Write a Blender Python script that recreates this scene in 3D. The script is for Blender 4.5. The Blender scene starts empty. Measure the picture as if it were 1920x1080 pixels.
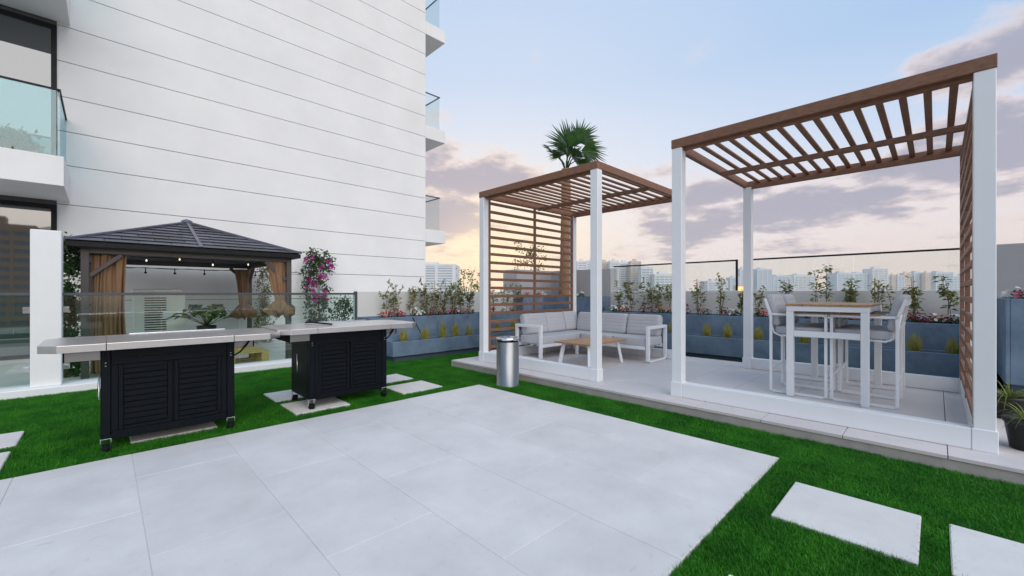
import bpy, bmesh, math, random
from mathutils import Vector, Matrix
random.seed(7)
S = bpy.context.scene
COL = S.collection
R = math.radians

# ------------------------------------------------------------------ camera
cam_d = bpy.data.cameras.new('camera'); cam = bpy.data.objects.new('camera', cam_d); COL.objects.link(cam)
cam.location = (0, 0, 1.3); cam.rotation_euler = (R(90), 0, R(-44.44))
cam_d.sensor_width = 36; cam_d.lens = 36*780/1920; cam_d.shift_y = 9.5/1920
cam_d.clip_start = 0.05; cam_d.clip_end = 9000
S.camera = cam
FW = Vector((0.7002, 0.7139, 0)); RT = Vector((0.7139, -0.7002, 0))
def ray(px): return FW + RT*((px-960)/780)

# ------------------------------------------------------------------ sky
W = bpy.data.worlds.new('World'); S.world = W; W.use_nodes = True
nt = W.node_tree; nt.nodes.clear()
def N(t, **k):
    n = nt.nodes.new(t)
    for a, b in k.items(): setattr(n, a, b)
    return n
def sock(n, i, v):
    if hasattr(v, 'is_output'): nt.links.new(v, n.inputs[i])
    else: n.inputs[i].default_value = v
def M(op, a, b=0.0, c=None, clamp=False):
    n = N('ShaderNodeMath', operation=op); n.use_clamp = clamp
    sock(n, 0, a); sock(n, 1, b)
    if c is not None: sock(n, 2, c)
    return n.outputs[0]
def VM(op, a, b=None):
    n = N('ShaderNodeVectorMath', operation=op); sock(n, 0, a)
    if b is not None: sock(n, 1, b)
    return n.outputs['Value'] if op == 'DOT_PRODUCT' else n.outputs[0]
def MIX(f, a, b, mode='MIX'):
    n = N('ShaderNodeMix', data_type='RGBA', blend_type=mode)
    sock(n, 0, f); sock(n, 6, a); sock(n, 7, b); return n.outputs[2]
def SS(v, lo, hi):
    n = N('ShaderNodeMapRange', interpolation_type='SMOOTHSTEP'); sock(n, 0, v); sock(n, 1, lo); sock(n, 2, hi); return n.outputs[0]
def RAMP(v, stops):
    n = N('ShaderNodeValToRGB'); el = n.color_ramp.elements
    while len(el) < len(stops): el.new(0.5)
    for e, (p, c) in zip(el, stops): e.position = p; e.color = (*c, 1)
    sock(n, 0, v); return n.outputs[0]
tc = N('ShaderNodeTexCoord'); D = tc.outputs['Generated']
sep = N('ShaderNodeSeparateXYZ'); nt.links.new(D, sep.inputs[0])
el = M('MAXIMUM', sep.outputs[2], 0.0)
base = RAMP(el, [(0, (.90, .70, .585)), (.07, (.90, .735, .655)), (.16, (.80, .745, .765)), (.29, (.52, .65, .85)), (.44, (.315, .52, .81)), (.75, (.31, .51, .80)), (1, (.31, .51, .80))])
SUNAZ = ray(925); SUNV = Vector((SUNAZ.x, SUNAZ.y, .035*SUNAZ.length)).normalized()
dt = M('MAXIMUM', VM('DOT_PRODUCT', D, tuple(SUNV)), 0.0)
wide = M('POWER', dt, 3.0); mid = M('POWER', dt, 26.0); tight = M('POWER', dt, 160.0)
low = M('SUBTRACT', 1.0, SS(el, .05, .55))
c1 = MIX(M('MULTIPLY', wide, .62), base, (.93, .91, .94, 1))
c2 = MIX(M('MULTIPLY', M('MULTIPLY', mid, low), .95), c1, (1.05, .87, .60, 1))
# clouds: a flat layer seen in perspective, so they crowd towards the horizon
den = M('ADD', sep.outputs[2], .16)
cmb = N('ShaderNodeCombineXYZ'); sock(cmb, 0, M('DIVIDE', sep.outputs[0], den)); sock(cmb, 1, M('DIVIDE', sep.outputs[1], den)); sock(cmb, 2, 3.7)
n1 = N('ShaderNodeTexNoise'); n1.inputs['Scale'].default_value = .95; n1.inputs['Detail'].default_value = 9; n1.inputs['Roughness'].default_value = .56; n1.inputs['Distortion'].default_value = .35
nt.links.new(cmb.outputs[0], n1.inputs['Vector'])
n2 = N('ShaderNodeTexNoise'); n2.inputs['Scale'].default_value = 3.6; n2.inputs['Detail'].default_value = 10; n2.inputs['Roughness'].default_value = .64
nt.links.new(cmb.outputs[0], n2.inputs['Vector'])
def bank(px, elev, wid, hgt):            # one named cloud bank in a given compass direction
    v = ray(px); v = Vector((v.x, v.y, math.tan(R(elev))*v.length)).normalized()
    side = Vector((v.y, -v.x, 0)).normalized(); up = side.cross(v)
    a = M('DIVIDE', VM('DOT_PRODUCT', D, tuple(side)), wid); b = M('DIVIDE', VM('DOT_PRODUCT', D, tuple(up)), hgt)
    f = M('MAXIMUM', VM('DOT_PRODUCT', D, tuple(v)), 0.0)
    r2 = M('ADD', M('MULTIPLY', a, a), M('MULTIPLY', b, b))
    return M('MULTIPLY', M('POWER', 2.718, M('MULTIPLY', r2, -1.0)), M('GREATER_THAN', f, .2))
banks = None
for q in ((915, 15.5, .17, .065), (830, 11, .14, .05), (1500, 9.8, .26, .042), (1290, 8.0, .12, .030), (1350, 12, .10, .03), (1880, 13, .22, .075), (1960, 20, .15, .05), (700, 16, .2, .06), (2500, 14, .3, .07), (-200, 13, .4, .06), (-1500, 15, .6, .07)):
    b_ = bank(*q); banks = b_ if banks is None else M('MAXIMUM', banks, b_)
dens = M('ADD', M('MULTIPLY', banks, .50), M('MULTIPLY', M('SUBTRACT', n1.outputs[0], .5), 1.25))
dens = M('ADD', dens, M('MULTIPLY', M('SUBTRACT', n2.outputs[0], .5), .95))
cover = M('MULTIPLY', SS(dens, .10, .30), SS(el, .0, .06))
cover = M('MULTIPLY', cover, M('SUBTRACT', 1.0, SS(el, .34, .60)))
core = SS(dens, .14, .42)
lit = MIX(mid, (.90, .755, .72, 1), (1.0, .80, .60, 1))
shade = MIX(M('MULTIPLY', wide, .55), (.375, .375, .475, 1), (.485, .425, .48, 1))
ccol = MIX(core, lit, shade)
c3 = MIX(M('MULTIPLY', cover, .92), c2, ccol)
c4 = MIX(M('MULTIPLY', tight, .9), c3, (1.25, 1.0, .66, 1))
gl = MIX(SS(sep.outputs[2], -.03, 0.0), (.30, .29, .28, 1), c4)
sky = N('ShaderNodeTexSky', sky_type='NISHITA'); sky.sun_disc = False; sky.sun_elevation = R(4); sky.sun_rotation = math.atan2(SUNV.x, SUNV.y); sky.air_density = 1.2; sky.dust_density = 1.5
both = MIX(1.0, gl, MIX(1.0, sky.outputs[0], (.005, .005, .005, 1), 'MULTIPLY'), 'ADD')
bg = N('ShaderNodeBackground'); nt.links.new(both, bg.inputs[0]); bg.inputs[1].default_value = 0.97
out = N('ShaderNodeOutputWorld'); nt.links.new(bg.outputs[0], out.inputs[0])

# soft fill lamp added behind the camera, opposite the sunset, to brighten surfaces
sl = bpy.data.lights.new('sky_fill', 'SUN'); sl.energy = 2.15; sl.angle = R(65); sl.color = (1, .925, .84)
so = bpy.data.objects.new('sky_fill', sl); COL.objects.link(so)
so.rotation_euler = Vector((-.22, -.80, .62)).to_track_quat('Z', 'Y').to_euler()

S.view_settings.view_transform = 'Standard'; S.view_settings.look = 'None'; S.view_settings.exposure = 0.12; S.view_settings.gamma = 1
S.view_settings.use_curve_mapping = False
S.render.engine = 'CYCLES'
S.cycles.max_bounces = 8; S.cycles.transparent_max_bounces = 24; S.cycles.use_denoising = True

# ------------------------------------------------------------------ materials
def mat(name, col, rough=.6, metal=0.0, var=.08, scale=6.0, bump=0.0, bscale=60.0, spec=.5, stretch=None, col2=None, objrand=0.0, detail=5, specks=0):
    m = bpy.data.materials.new(name); m.use_nodes = True
    t = m.node_tree; p = t.nodes['Principled BSDF']
    p.inputs['Roughness'].default_value = rough; p.inputs['Metallic'].default_value = metal; p.inputs['Specular IOR Level'].default_value = spec
    g = t.nodes.new('ShaderNodeNewGeometry'); vec = g.outputs['Position']
    if stretch:
        mp = t.nodes.new('ShaderNodeMapping'); mp.inputs['Scale'].default_value = stretch
        t.links.new(vec, mp.inputs['Vector']); vec = mp.outputs[0]
    no = t.nodes.new('ShaderNodeTexNoise'); no.inputs['Scale'].default_value = scale; no.inputs['Detail'].default_value = detail; no.inputs['Roughness'].default_value = .62
    t.links.new(vec, no.inputs['Vector'])
    rp = t.nodes.new('ShaderNodeValToRGB'); rp.color_ramp.elements[0].position = .3; rp.color_ramp.elements[1].position = .7
    a = [max(0, c*(1-var)) for c in col]; b = [min(1, c*(1+var)) for c in (col2 or col)]
    rp.color_ramp.elements[0].color = (*a, 1); rp.color_ramp.elements[1].color = (*b, 1)
    t.links.new(no.outputs[0], rp.inputs[0]); c = rp.outputs[0]
    if specks:                                              # scattered small stains and scuffs
        ns = t.nodes.new('ShaderNodeTexNoise'); ns.inputs['Scale'].default_value = 11; ns.inputs['Detail'].default_value = 6; ns.inputs['Roughness'].default_value = .7; ns.inputs['Distortion'].default_value = .6
        mp2 = t.nodes.new('ShaderNodeMapping'); mp2.inputs['Scale'].default_value = (1.0, 2.2, 1); t.links.new(g.outputs['Position'], mp2.inputs['Vector']); t.links.new(mp2.outputs[0], ns.inputs['Vector'])
        sr = t.nodes.new('ShaderNodeValToRGB'); sr.color_ramp.elements[0].position = .60; sr.color_ramp.elements[1].position = .72
        sr.color_ramp.elements[0].color = (1, 1, 1, 1); sr.color_ramp.elements[1].color = (1-specks, 1-specks, 1-specks, 1); t.links.new(ns.outputs[0], sr.inputs[0])
        ms = t.nodes.new('ShaderNodeMix'); ms.data_type = 'RGBA'; ms.blend_type = 'MULTIPLY'; ms.inputs[0].default_value = 1; t.links.new(c, ms.inputs[6]); t.links.new(sr.outputs[0], ms.inputs[7]); c = ms.outputs[2]
    if objrand:
        oi = t.nodes.new('ShaderNodeObjectInfo'); hs = t.nodes.new('ShaderNodeHueSaturation')
        mr = t.nodes.new('ShaderNodeMapRange'); mr.inputs[3].default_value = 1-objrand; mr.inputs[4].default_value = 1+objrand
        t.links.new(oi.outputs['Random'], mr.inputs[0]); t.links.new(mr.outputs[0], hs.inputs['Value']); t.links.new(c, hs.inputs['Color']); c = hs.outputs[0]
    t.links.new(c, p.inputs['Base Color'])
    if bump:
        nb = t.nodes.new('ShaderNodeTexNoise'); nb.inputs['Scale'].default_value = bscale; nb.inputs['Detail'].default_value = 4
        t.links.new(vec, nb.inputs['Vector'])
        bp = t.nodes.new('ShaderNodeBump'); bp.inputs['Strength'].default_value = bump; bp.inputs['Distance'].default_value = .004
        t.links.new(nb.outputs[0], bp.inputs['Height']); t.links.new(bp.outputs[0], p.inputs['Normal'])
    return m
def glass(name, tint, fac=.0, ior=1.5, gloss=(1, 1, 1)):
    m = bpy.data.materials.new(name); m.use_nodes = True; t = m.node_tree
    t.nodes.remove(t.nodes['Principled BSDF'])
    tr = t.nodes.new('ShaderNodeBsdfTransparent'); tr.inputs[0].default_value = (*tint, 1)
    gs = t.nodes.new('ShaderNodeBsdfGlossy'); gs.inputs['Roughness'].default_value = .01; gs.inputs[0].default_value = (*gloss, 1)
    fr = t.nodes.new('ShaderNodeFresnel'); fr.inputs[0].default_value = ior
    ad = t.nodes.new('ShaderNodeMath'); ad.operation = 'ADD'; ad.use_clamp = True; ad.inputs[1].default_value = fac
    mx = t.nodes.new('ShaderNodeMixShader')
    ge = t.nodes.new('ShaderNodeNewGeometry'); inv = t.nodes.new('ShaderNodeMath'); inv.operation = 'SUBTRACT'; inv.inputs[0].default_value = 1
    mu = t.nodes.new('ShaderNodeMath'); mu.operation = 'MULTIPLY'          # one reflection per pane: from its outer face
    t.links.new(ge.outputs['Backfacing'], inv.inputs[1]); t.links.new(ad.outputs[0], mu.inputs[0]); t.links.new(inv.outputs[0], mu.inputs[1])
    t.links.new(fr.outputs[0], ad.inputs[0]); t.links.new(mu.outputs[0], mx.inputs[0]); t.links.new(tr.outputs[0], mx.inputs[1]); t.links.new(gs.outputs[0], mx.inputs[2])
    t.links.new(mx.outputs[0], t.nodes['Material Output'].inputs[0])
    return m
def emit(name, col, s):
    m = bpy.data.materials.new(name); m.use_nodes = True; p = m.node_tree.nodes['Principled BSDF']
    p.inputs['Base Color'].default_value = (*col, 1); p.inputs['Emission Color'].default_value = (*col, 1); p.inputs['Emission Strength'].default_value = s
    return m
def leafmat(name, a, b, scale=25, trans=.25):
    m = mat(name, a, .55, 0, .15, scale, col2=b, spec=.3)
    t = m.node_tree; p = t.nodes['Principled BSDF']
    src = p.inputs['Base Color'].links[0].from_socket
    tl = t.nodes.new('ShaderNodeBsdfTranslucent'); mx = t.nodes.new('ShaderNodeMixShader'); mx.inputs[0].default_value = trans
    t.links.new(src, tl.inputs[0]); t.links.new(p.outputs[0], mx.inputs[1]); t.links.new(tl.outputs[0], mx.inputs[2])
    t.links.new(mx.outputs[0], t.nodes['Material Output'].inputs[0])
    return m
m_tile = mat('pale_paving', (.655, .615, .590), .55, 0, .06, 2.2, .25, 180, .35, col2=(.70, .66, .635), specks=.16, objrand=.035, detail=9)
m_paver = mat('stepping_stone_concrete', (.69, .655, .62), .7, 0, .06, 5, .35, 150, .3, objrand=.03, specks=.14, detail=9)
m_ptile = mat('platform_paving', (.635, .58, .56), .5, 0, .05, 2.6, .2, 170, .4, objrand=.03, specks=.12, detail=9)
m_riser = mat('riser_concrete', (.40, .37, .33), .85, 0, .12, 7, .5, 90)
m_joint = mat('joint_mortar', (.62, .585, .56), .9)
m_deck = mat('roof_deck_concrete', (.42, .40, .38), .9, 0, .1, 2)
m_turfb = mat('turf_backing', (.012, .05, .012), .95, 0, .3, 40)
m_grass = leafmat('turf_blade', (.014, .148, .004), (.050, .245, .010), 3.5, .2)
m_wall = mat('white_render', (.775, .76, .74), .8, 0, .03, .9, .2, 120, .25, col2=(.80, .785, .765), detail=8, specks=.015)
m_wallj = mat('joint_shadow_gap', (.16, .155, .15), .9)
m_par = mat('parapet_render', (.66, .645, .62), .85, 0, .05, 1.6, .3, 110, .25, detail=8)
m_pier = mat('white_painted_plaster', (.80, .80, .79), .7, 0, .03, 3, .25, 100, .3)
m_gwall = mat('grey_render', (.42, .41, .41), .85, 0, .05, 2, .3, 100, .25)
m_planter = mat('blue_grey_concrete', (.125, .185, .255), .75, 0, .18, 3.2, .4, 130, .25, col2=(.16, .225, .30), detail=9)
m_plinth = mat('planter_plinth', (.055, .08, .11), .85, 0, .15, 4)
m_soil = mat('soil', (.035, .026, .02), .95, 0, .4, 30, .8, 60)
m_white = mat('white_powder_coat', (.80, .81, .82), .35, 0, .015, 4, spec=.5)
m_wood = mat('brown_composite_wood', (.205, .098, .056), .55, 0, .16, 5, .25, 60, .35, stretch=(3, 3, 14), col2=(.245, .120, .070), objrand=.08)
m_teak = mat('teak', (.42, .23, .11), .5, 0, .14, 8, .2, 80, .4, stretch=(14, 2, 2), objrand=.09)
m_fab = mat('grey_outdoor_fabric', (.50, .495, .51), .95, 0, .05, 30, .5, 420, .15)
m_steel = mat('brushed_steel', (.29, .285, .28), .34, 1, .04, 6, .06, 300, stretch=(1, 1, 30))
m_counter = mat('stainless_counter', (.74, .72, .71), .30, 1, .03, 5, .05, 200, stretch=(2, 14, 1))
m_chrome = mat('chrome', (.75, .75, .76), .12, 1, .02)
m_grill = mat('charcoal_powder_coat', (.004, .006, .009), .42, 0, .12, 8, .1, 320, .11)
m_black = mat('black_rubber', (.006, .006, .007), .7, 0, .1, spec=.12)
m_dark = mat('dark_metal_frame', (.012, .012, .013), .45, 0, .1, spec=.18)
m_rail = mat('grey_metal_rail', (.075, .085, .095), .4, .3, .05)
m_roof = mat('charcoal_roof_panel', (.085, .086, .108), .40, .1, .2, 5, .3, 50, .5, objrand=.42)
m_gaz = mat('brown_grey_aluminium', (.075, .062, .055), .5, 0, .1, 5)
m_ceil = mat('dark_gazebo_lining', (.02, .02, .021), .8)
m_curt = mat('brown_curtain_fabric', (.255, .148, .082), .9, 0, .15, 5, .4, 200, .15, stretch=(6, 6, .7))
m_curtb = mat('olive_brown_netting', (.20, .135, .085), .95, 0, .2, 18, .5, 200, .1)
m_pine = mat('pine_board', (.55, .36, .13), .7, 0, .15, 6, .3, 60, stretch=(2, 12, 12), objrand=.1)
m_ac = mat('cream_metal', (.80, .80, .74), .5, 0, .02)
m_pot = mat('black_plastic_pot', (.014, .014, .015), .45, 0, .15)
m_bark = mat('palm_bark', (.23, .12, .06), .9, 0, .3, 9, .8, 40, stretch=(1, 1, 5), col2=(.30, .17, .09))
m_stem = mat('woody_stem', (.16, .11, .06), .9, 0, .2, 20)
m_bamboo = mat('bamboo_cane', (.42, .31, .14), .6, 0, .15, 20)
m_leaf = leafmat('planter_leaf', (.10, .13, .028), (.215, .235, .05), 25, .38)
m_leafd = leafmat('dark_leaf', (.020, .060, .016), (.05, .11, .025), 18)
m_leafy = leafmat('yellow_green_leaf', (.12, .17, .02), (.20, .24, .04))
m_palm = leafmat('palm_frond', (.018, .066, .010), (.050, .120, .018), 7, .2)
m_oat = leafmat('ornamental_grass', (.31, .29, .045), (.44, .41, .10), 14, .3)
m_red = leafmat('red_petal', (.38, .015, .03), (.55, .04, .06), 40)
m_pink = leafmat('pink_petal', (.50, .04, .14), (.68, .12, .25), 40)
m_mag = leafmat('magenta_petal', (.36, .02, .19), (.55, .06, .33), 30)
m_wine = leafmat('wine_leaf', (.13, .008, .03), (.22, .02, .06), 30)
m_wht = leafmat('white_petal', (.70, .68, .64), (.82, .80, .76), 40)
m_coral = leafmat('coral_petal', (.55, .12, .06), (.70, .24, .14), 40)
m_glassw = glass('balustrade_glass', (.84, .92, .89), .05, 1.45)
m_glassc = glass('clear_glass', (.95, .97, .96), .02, 1.35)
m_edge = mat('green_glass_edge', (.34, .48, .44), .2, 0, .03)
m_glassb = glass('balcony_glass', (.60, .76, .78), .12, 1.5, (.62, .80, .84))
m_pane = mat('window_pane', (.03, .036, .038), .02, 0, .02, spec=1.0)
m_pane.node_tree.nodes['Principled BSDF'].inputs['Specular IOR Level'].default_value = 1.0
m_pane.node_tree.nodes['Principled BSDF'].inputs['IOR'].default_value = 1.85
m_land = mat('sandy_land', (.34, .29, .23), .95, 0, .2, .01)
m_bulb = emit('lit_bulb', (1, .86, .66), .95)
m_bulbo = mat('unlit_bulb', (.05, .05, .05), .2)

# ------------------------------------------------------------------ mesh helpers
class B:
    def __init__(s): s.bm = bmesh.new()
    def box(s, x0, x1, y0, y1, z0, z1, bev=0, seg=1, mtx=None):
        ret = bmesh.ops.create_cube(s.bm, size=1.0); vs = ret['verts']
        c = Vector(((x0+x1)/2, (y0+y1)/2, (z0+z1)/2)); d = (abs(x1-x0), abs(y1-y0), abs(z1-z0))
        for v in vs:
            v.co = Vector((v.co.x*d[0], v.co.y*d[1], v.co.z*d[2]))+c
            if mtx: v.co = mtx @ v.co
        if bev:
            es = list({e for v in vs for e in v.link_edges})
            bmesh.ops.bevel(s.bm, geom=es, offset=min(bev, .45*min(d)), segments=seg, profile=.5, affect='EDGES')
        return s
    def beam(s, p, q, w, h, bev=0, up=(0, 0, 1)):
        p = Vector(p); q = Vector(q); d = q-p; L = d.length; x = d.normalized(); u = Vector(up)
        if abs(x.dot(u)) > .98: u = Vector((0, 1, 0))
        y = u.cross(x).normalized(); z = x.cross(y)
        m = Matrix((( x.x, y.x, z.x, (p.x+q.x)/2), (x.y, y.y, z.y, (p.y+q.y)/2), (x.z, y.z, z.z, (p.z+q.z)/2), (0, 0, 0, 1)))
        return s.box(-L/2, L/2, -w/2, w/2, -h/2, h/2, bev, 1, m)
    def tube(s, pts, r, n=8, r2=None, caps=True):
        pts = [Vector(p) for p in pts]; rings = []; k = len(pts)
        for i, p in enumerate(pts):
            t = (pts[min(i+1, k-1)]-pts[max(i-1, 0)]).normalized()
            a = Vector((0, 0, 1)) if abs(t.z) < .9 else Vector((1, 0, 0))
            u = t.cross(a).normalized(); v = t.cross(u)
            rr = r if r2 is None else r+(r2-r)*i/(k-1)
            rings.append([s.bm.verts.new(p+(u*math.cos(2*math.pi*j/n)+v*math.sin(2*math.pi*j/n))*rr) for j in range(n)])
        for a, b in zip(rings, rings[1:]):
            for j in range(n):
                f = s.bm.faces.new((a[j], a[(j+1) % n], b[(j+1) % n], b[j])); f.smooth = True
        if caps: s.bm.faces.new(rings[0][::-1]); s.bm.faces.new(rings[-1])
        return s
    def lathe(s, prof, c=(0, 0, 0), n=24, smooth=True, jit=None):
        c = Vector(c); rings = []
        for i, (r, z) in enumerate(prof):
            rings.append([s.bm.verts.new(c+Vector(((r+(jit(i, j) if jit else 0))*math.cos(2*math.pi*j/n), (r+(jit(i, j) if jit else 0))*math.sin(2*math.pi*j/n), z))) for j in range(n)])
        for a, b in zip(rings, rings[1:]):
            for j in range(n):
                f = s.bm.faces.new((a[j], a[(j+1) % n], b[(j+1) % n], b[j])); f.smooth = smooth
        s.bm.faces.new(rings[0][::-1]); s.bm.faces.new(rings[-1])
        return s
    def prism(s, pts, z0, z1, bev=0):
        a = [s.bm.verts.new((x, y, z0)) for x, y in pts]; b = [s.bm.verts.new((x, y, z1)) for x, y in pts]
        n = len(pts)
        fs = [s.bm.faces.new(a[::-1]), s.bm.faces.new(b)]
        for i in range(n): fs.append(s.bm.faces.new((a[i], a[(i+1) % n], b[(i+1) % n], b[i])))
        if bev: bmesh.ops.bevel(s.bm, geom=list({e for f in fs for e in f.edges}), offset=bev, segments=2, profile=.5, affect='EDGES')
        return s
    def face(s, *pts, smooth=False):
        f = s.bm.faces.new([s.bm.verts.new(p) for p in pts]); f.smooth = smooth; return s
    def pillow(s, c, a, b, h, e=.22, m=None, seams=0, axis=2, depth=.012, nu=44, nv=26):
        # rounded cushion (superellipsoid), optional quilted seams across `axis`
        def sp(x, p): return math.copysign(abs(x)**p, x)
        rows = []
        for i in range(nv+1):
            ph = -math.pi/2+math.pi*i/nv; row = []
            for j in range(nu):
                th = 2*math.pi*j/nu
                p = Vector((sp(math.cos(ph), e)*sp(math.cos(th), e)*a, sp(math.cos(ph), e)*sp(math.sin(th), e)*b, sp(math.sin(ph), e)*h))
                p.x *= 1+.05*(1-(p.y/b)**2); p.y *= 1+.03*(1-(p.x/a)**2); p.z *= 1+.05*(1-min(1, (p.x/a)**2))*(1-min(1, (p.y/b)**2))
                row.append(p)
            rows.append(row)
        vs = []
        for row in rows:
            vr = []
            for p in row:
                q = Vector(p)
                if m: q = m @ q
                vr.append(s.bm.verts.new(q+Vector(c)))
            vs.append(vr)
        for r0, r1 in zip(vs, vs[1:]):
            for j in range(nu):
                f = s.bm.faces.new((r0[j], r0[(j+1) % nu], r1[(j+1) % nu], r1[j])); f.smooth = True
        return s
    def leaf(s, p, d, n, L, w):
        d = d.normalized(); sd = d.cross(n); sd = sd.normalized() if sd.length > 1e-4 else Vector((1, 0, 0)); n = sd.cross(d)
        a = s.bm.verts.new(p); b = s.bm.verts.new(p+d*L*.5+sd*w/2+n*w*.15); c = s.bm.verts.new(p+d*L-n*L*.12); e = s.bm.verts.new(p+d*L*.5-sd*w/2+n*w*.15)
        s.bm.faces.new((a, b, c)); s.bm.faces.new((a, c, e)); return s
    def mesh(s, name, m, off=(0, 0, 0)):
        me = bpy.data.meshes.new(name)
        if Vector(off).length: bmesh.ops.translate(s.bm, verts=s.bm.verts, vec=-Vector(off))
        bmesh.ops.recalc_face_normals(s.bm, faces=[f for f in s.bm.faces])
        s.bm.to_mesh(me); s.bm.free(); me.materials.append(m); return me
    def obj(s, name, m, parent=None, **tags):
        o = bpy.data.objects.new(name, s.mesh(name, m, wloc(parent))); COL.objects.link(o)
        if parent: o.parent = parent
        for k, v in tags.items(): o[k] = v
        return o
def wloc(o):
    v = Vector((0, 0, 0))
    while o is not None: v += o.location; o = o.parent
    return v
def thing(name, label, cat, loc=(0, 0, 0), group=None):
    o = bpy.data.objects.new(name, None); COL.objects.link(o); o.location = loc; o.empty_display_size = .1
    o['label'] = label; o['category'] = cat
    if group: o['group'] = group
    return o
def tag(o, label, cat, group=None):
    o['label'] = label; o['category'] = cat
    if group: o['group'] = group
    return o
def piece(name, me, loc, parent):                      # alike pieces share mesh data; loc in world space
    o = bpy.data.objects.new(name, me); COL.objects.link(o); o.location = Vector(loc)-wloc(parent); o.parent = parent
    return o
def copy_tree(o, parent=None):
    c = o.copy(); COL.objects.link(c)
    if parent: c.parent = parent
    for ch in list(o.children): copy_tree(ch, c)
    return c
def struct(o): o['kind'] = 'structure'; return o
ORD = ['first', 'second', 'third', 'fourth', 'fifth', 'sixth', 'seventh', 'eighth', 'ninth', 'tenth', 'eleventh', 'twelfth', 'thirteenth', 'fourteenth', 'fifteenth', 'sixteenth', 'seventeenth']

# ------------------------------------------------------------------ ground, deck, paving
struct(B().face((-1000, -1000, -22), (1000, -1000, -22), (1000, 1000, -22), (-1000, 1000, -22)).obj('ground', m_land))
struct(B().box(-9, 10.1, -6, 30, -21.9, -.06).obj('roof_deck', m_deck))

patio = struct(B().box(-5.2, 3.812, .868, 4.558, -.055, -.0035).obj('patio', m_joint))
xs = [.16+.6165*k for k in range(-9, 6)]               # strips run along y, joints staggered half a tile
tile_cache = {}
def tile_mesh(w, d, t, m, key):
    k = (round(w, 3), round(d, 3), t, key)
    if k not in tile_cache: tile_cache[k] = B().box(-w/2, w/2, -d/2, d/2, -t, 0, .0015).mesh('paving_tile', m)
    return tile_cache[k]
for i, x in enumerate(xs):
    x1 = x+.6165
    if x > 3.7: continue
    if x1 > 3.6: x1 = 3.81
    off = .865 if i % 2 == 0 else .25
    y = off
    while y < 4.55:
        a, b = max(y, .87), min(y+1.23, 4.556)
        if b-a > .05:
            piece('paving_tile', tile_mesh(x1-x-.003, b-a-.003, .05, m_tile, 'p'), ((x+x1)/2, (a+b)/2, random.uniform(-.0015, .001)), patio)
        y += 1.23
PX0, PX1, PY0, PY1, PZ = 4.45, 7.89, -4.2, 6.12, .10
plat = struct(B().box(PX0+.012, PX1, PY0, PY1-.012, -.05, PZ-.028).obj('platform', m_riser))
yy = [-.06+.615*k for k in range(-7, 12)]
for j, y in enumerate(yy):
    a, b = max(y, PY0), min(y+.615, PY1)
    if b-a < .03: continue
    x = PX0-(.0 if j % 2 == 0 else .615)
    while x < PX1:
        c, d = max(x, PX0), min(x+1.23, PX1)
        if d-c > .05: piece('paving_tile', tile_mesh(d-c-.005, b-a-.005, .028, m_ptile, 'q'), ((c+d)/2, (a+b)/2, PZ+random.uniform(-.001, .001)), plat)
        x += 1.23

stones = [(2.79, 3.40, .06, .68, 'square stepping stone in the turf beside the big patio corner, nearest whole one'),
          (2.80, 3.40, -.72, -.05, 'square stepping stone cut off by the right edge of the photo'),
          (1.45, 2.065, .06, .672, 'stepping stone of which only a tip shows at the bottom edge'),
          (2.75, 3.365, 5.57, 6.08, 'rear stepping stone just right of the far grill cart'),
          (2.76, 3.37, 4.81, 5.35, 'front stepping stone right of the far grill cart by the patio corner'),
          (1.465, 2.07, 5.53, 6.07, 'rear stepping stone behind the left casters of the far grill cart'),
          (1.468, 2.06, 4.80, 5.36, 'stepping stone under the front left caster of the far grill cart'),
          (.165, .79, 4.90, 5.42, 'stepping stone half hidden under the near grill cart'),
          (-1.15, -.535, 5.50, 6.02, 'rear of two stepping stones at the left edge of the lawn'),
          (-1.15, -.545, 4.80, 5.32, 'front of two stepping stones at the left edge beside the patio')]
for (a, b, c, d, lab) in stones:
    o = B().box(a, b, c, d, -.05, .004, .006).obj('stepping_stone', m_paver); tag(o, 'pale '+lab, 'paving stone', 'stepping stones set into the turf')

# turf: backing sheet plus blades
holes = [(-5.2, 3.812, .868, 4.558), (PX0, PX1, PY0, PY1)]+[(s[0]+.004, s[1]-.004, s[2]+.004, s[3]-.004) for s in stones]
gx0, gx1, gy0, gy1 = -2.2, 8.45, -1.7, 8.0
def cells(x0, x1, y0, y1):
    X = sorted({x0, x1}|{v for h in holes for v in h[:2] if x0 < v < x1}); Y = sorted({y0, y1}|{v for h in holes for v in h[2:] if y0 < v < y1})
    for a, b in zip(X, X[1:]):
        for c, d in zip(Y, Y[1:]):
            mx, my = (a+b)/2, (c+d)/2
            if not any(h[0] < mx < h[1] and h[2] < my < h[3] for h in holes): yield a, b, c, d
struct(B().box(-9, 9, -6, 8.2, -.0599, -.042).obj('turf_backing', m_turfb))
tb = B()
for k in range(8):
    an = 2*math.pi*k/8+random.uniform(-.4, .4); ln = random.uniform(.032, .05); r0 = random.uniform(0, .006); w = random.uniform(.0009, .0016)
    dx, dy = math.cos(an), math.sin(an); lean = random.uniform(.15, .75)
    p0 = Vector((dx*r0, dy*r0, 0)); p1 = p0+Vector((dx*lean*.35*ln, dy*lean*.35*ln, ln*.6)); p2 = p0+Vector((dx*lean*ln, dy*lean*ln, ln*(1-.3*lean)))
    sx = Vector((-dy, dx, 0))*w
    v = [tb.bm.verts.new(q) for q in (p0-sx, p0+sx, p1+sx*.8, p1-sx*.8, p2)]
    tb.bm.faces.new((v[0], v[1], v[2], v[3])); tb.bm.faces.new((v[3], v[2], v[4]))
tuft = bpy.data.objects.new('turf_tuft', tb.mesh('turf_tuft', m_grass))
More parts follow.
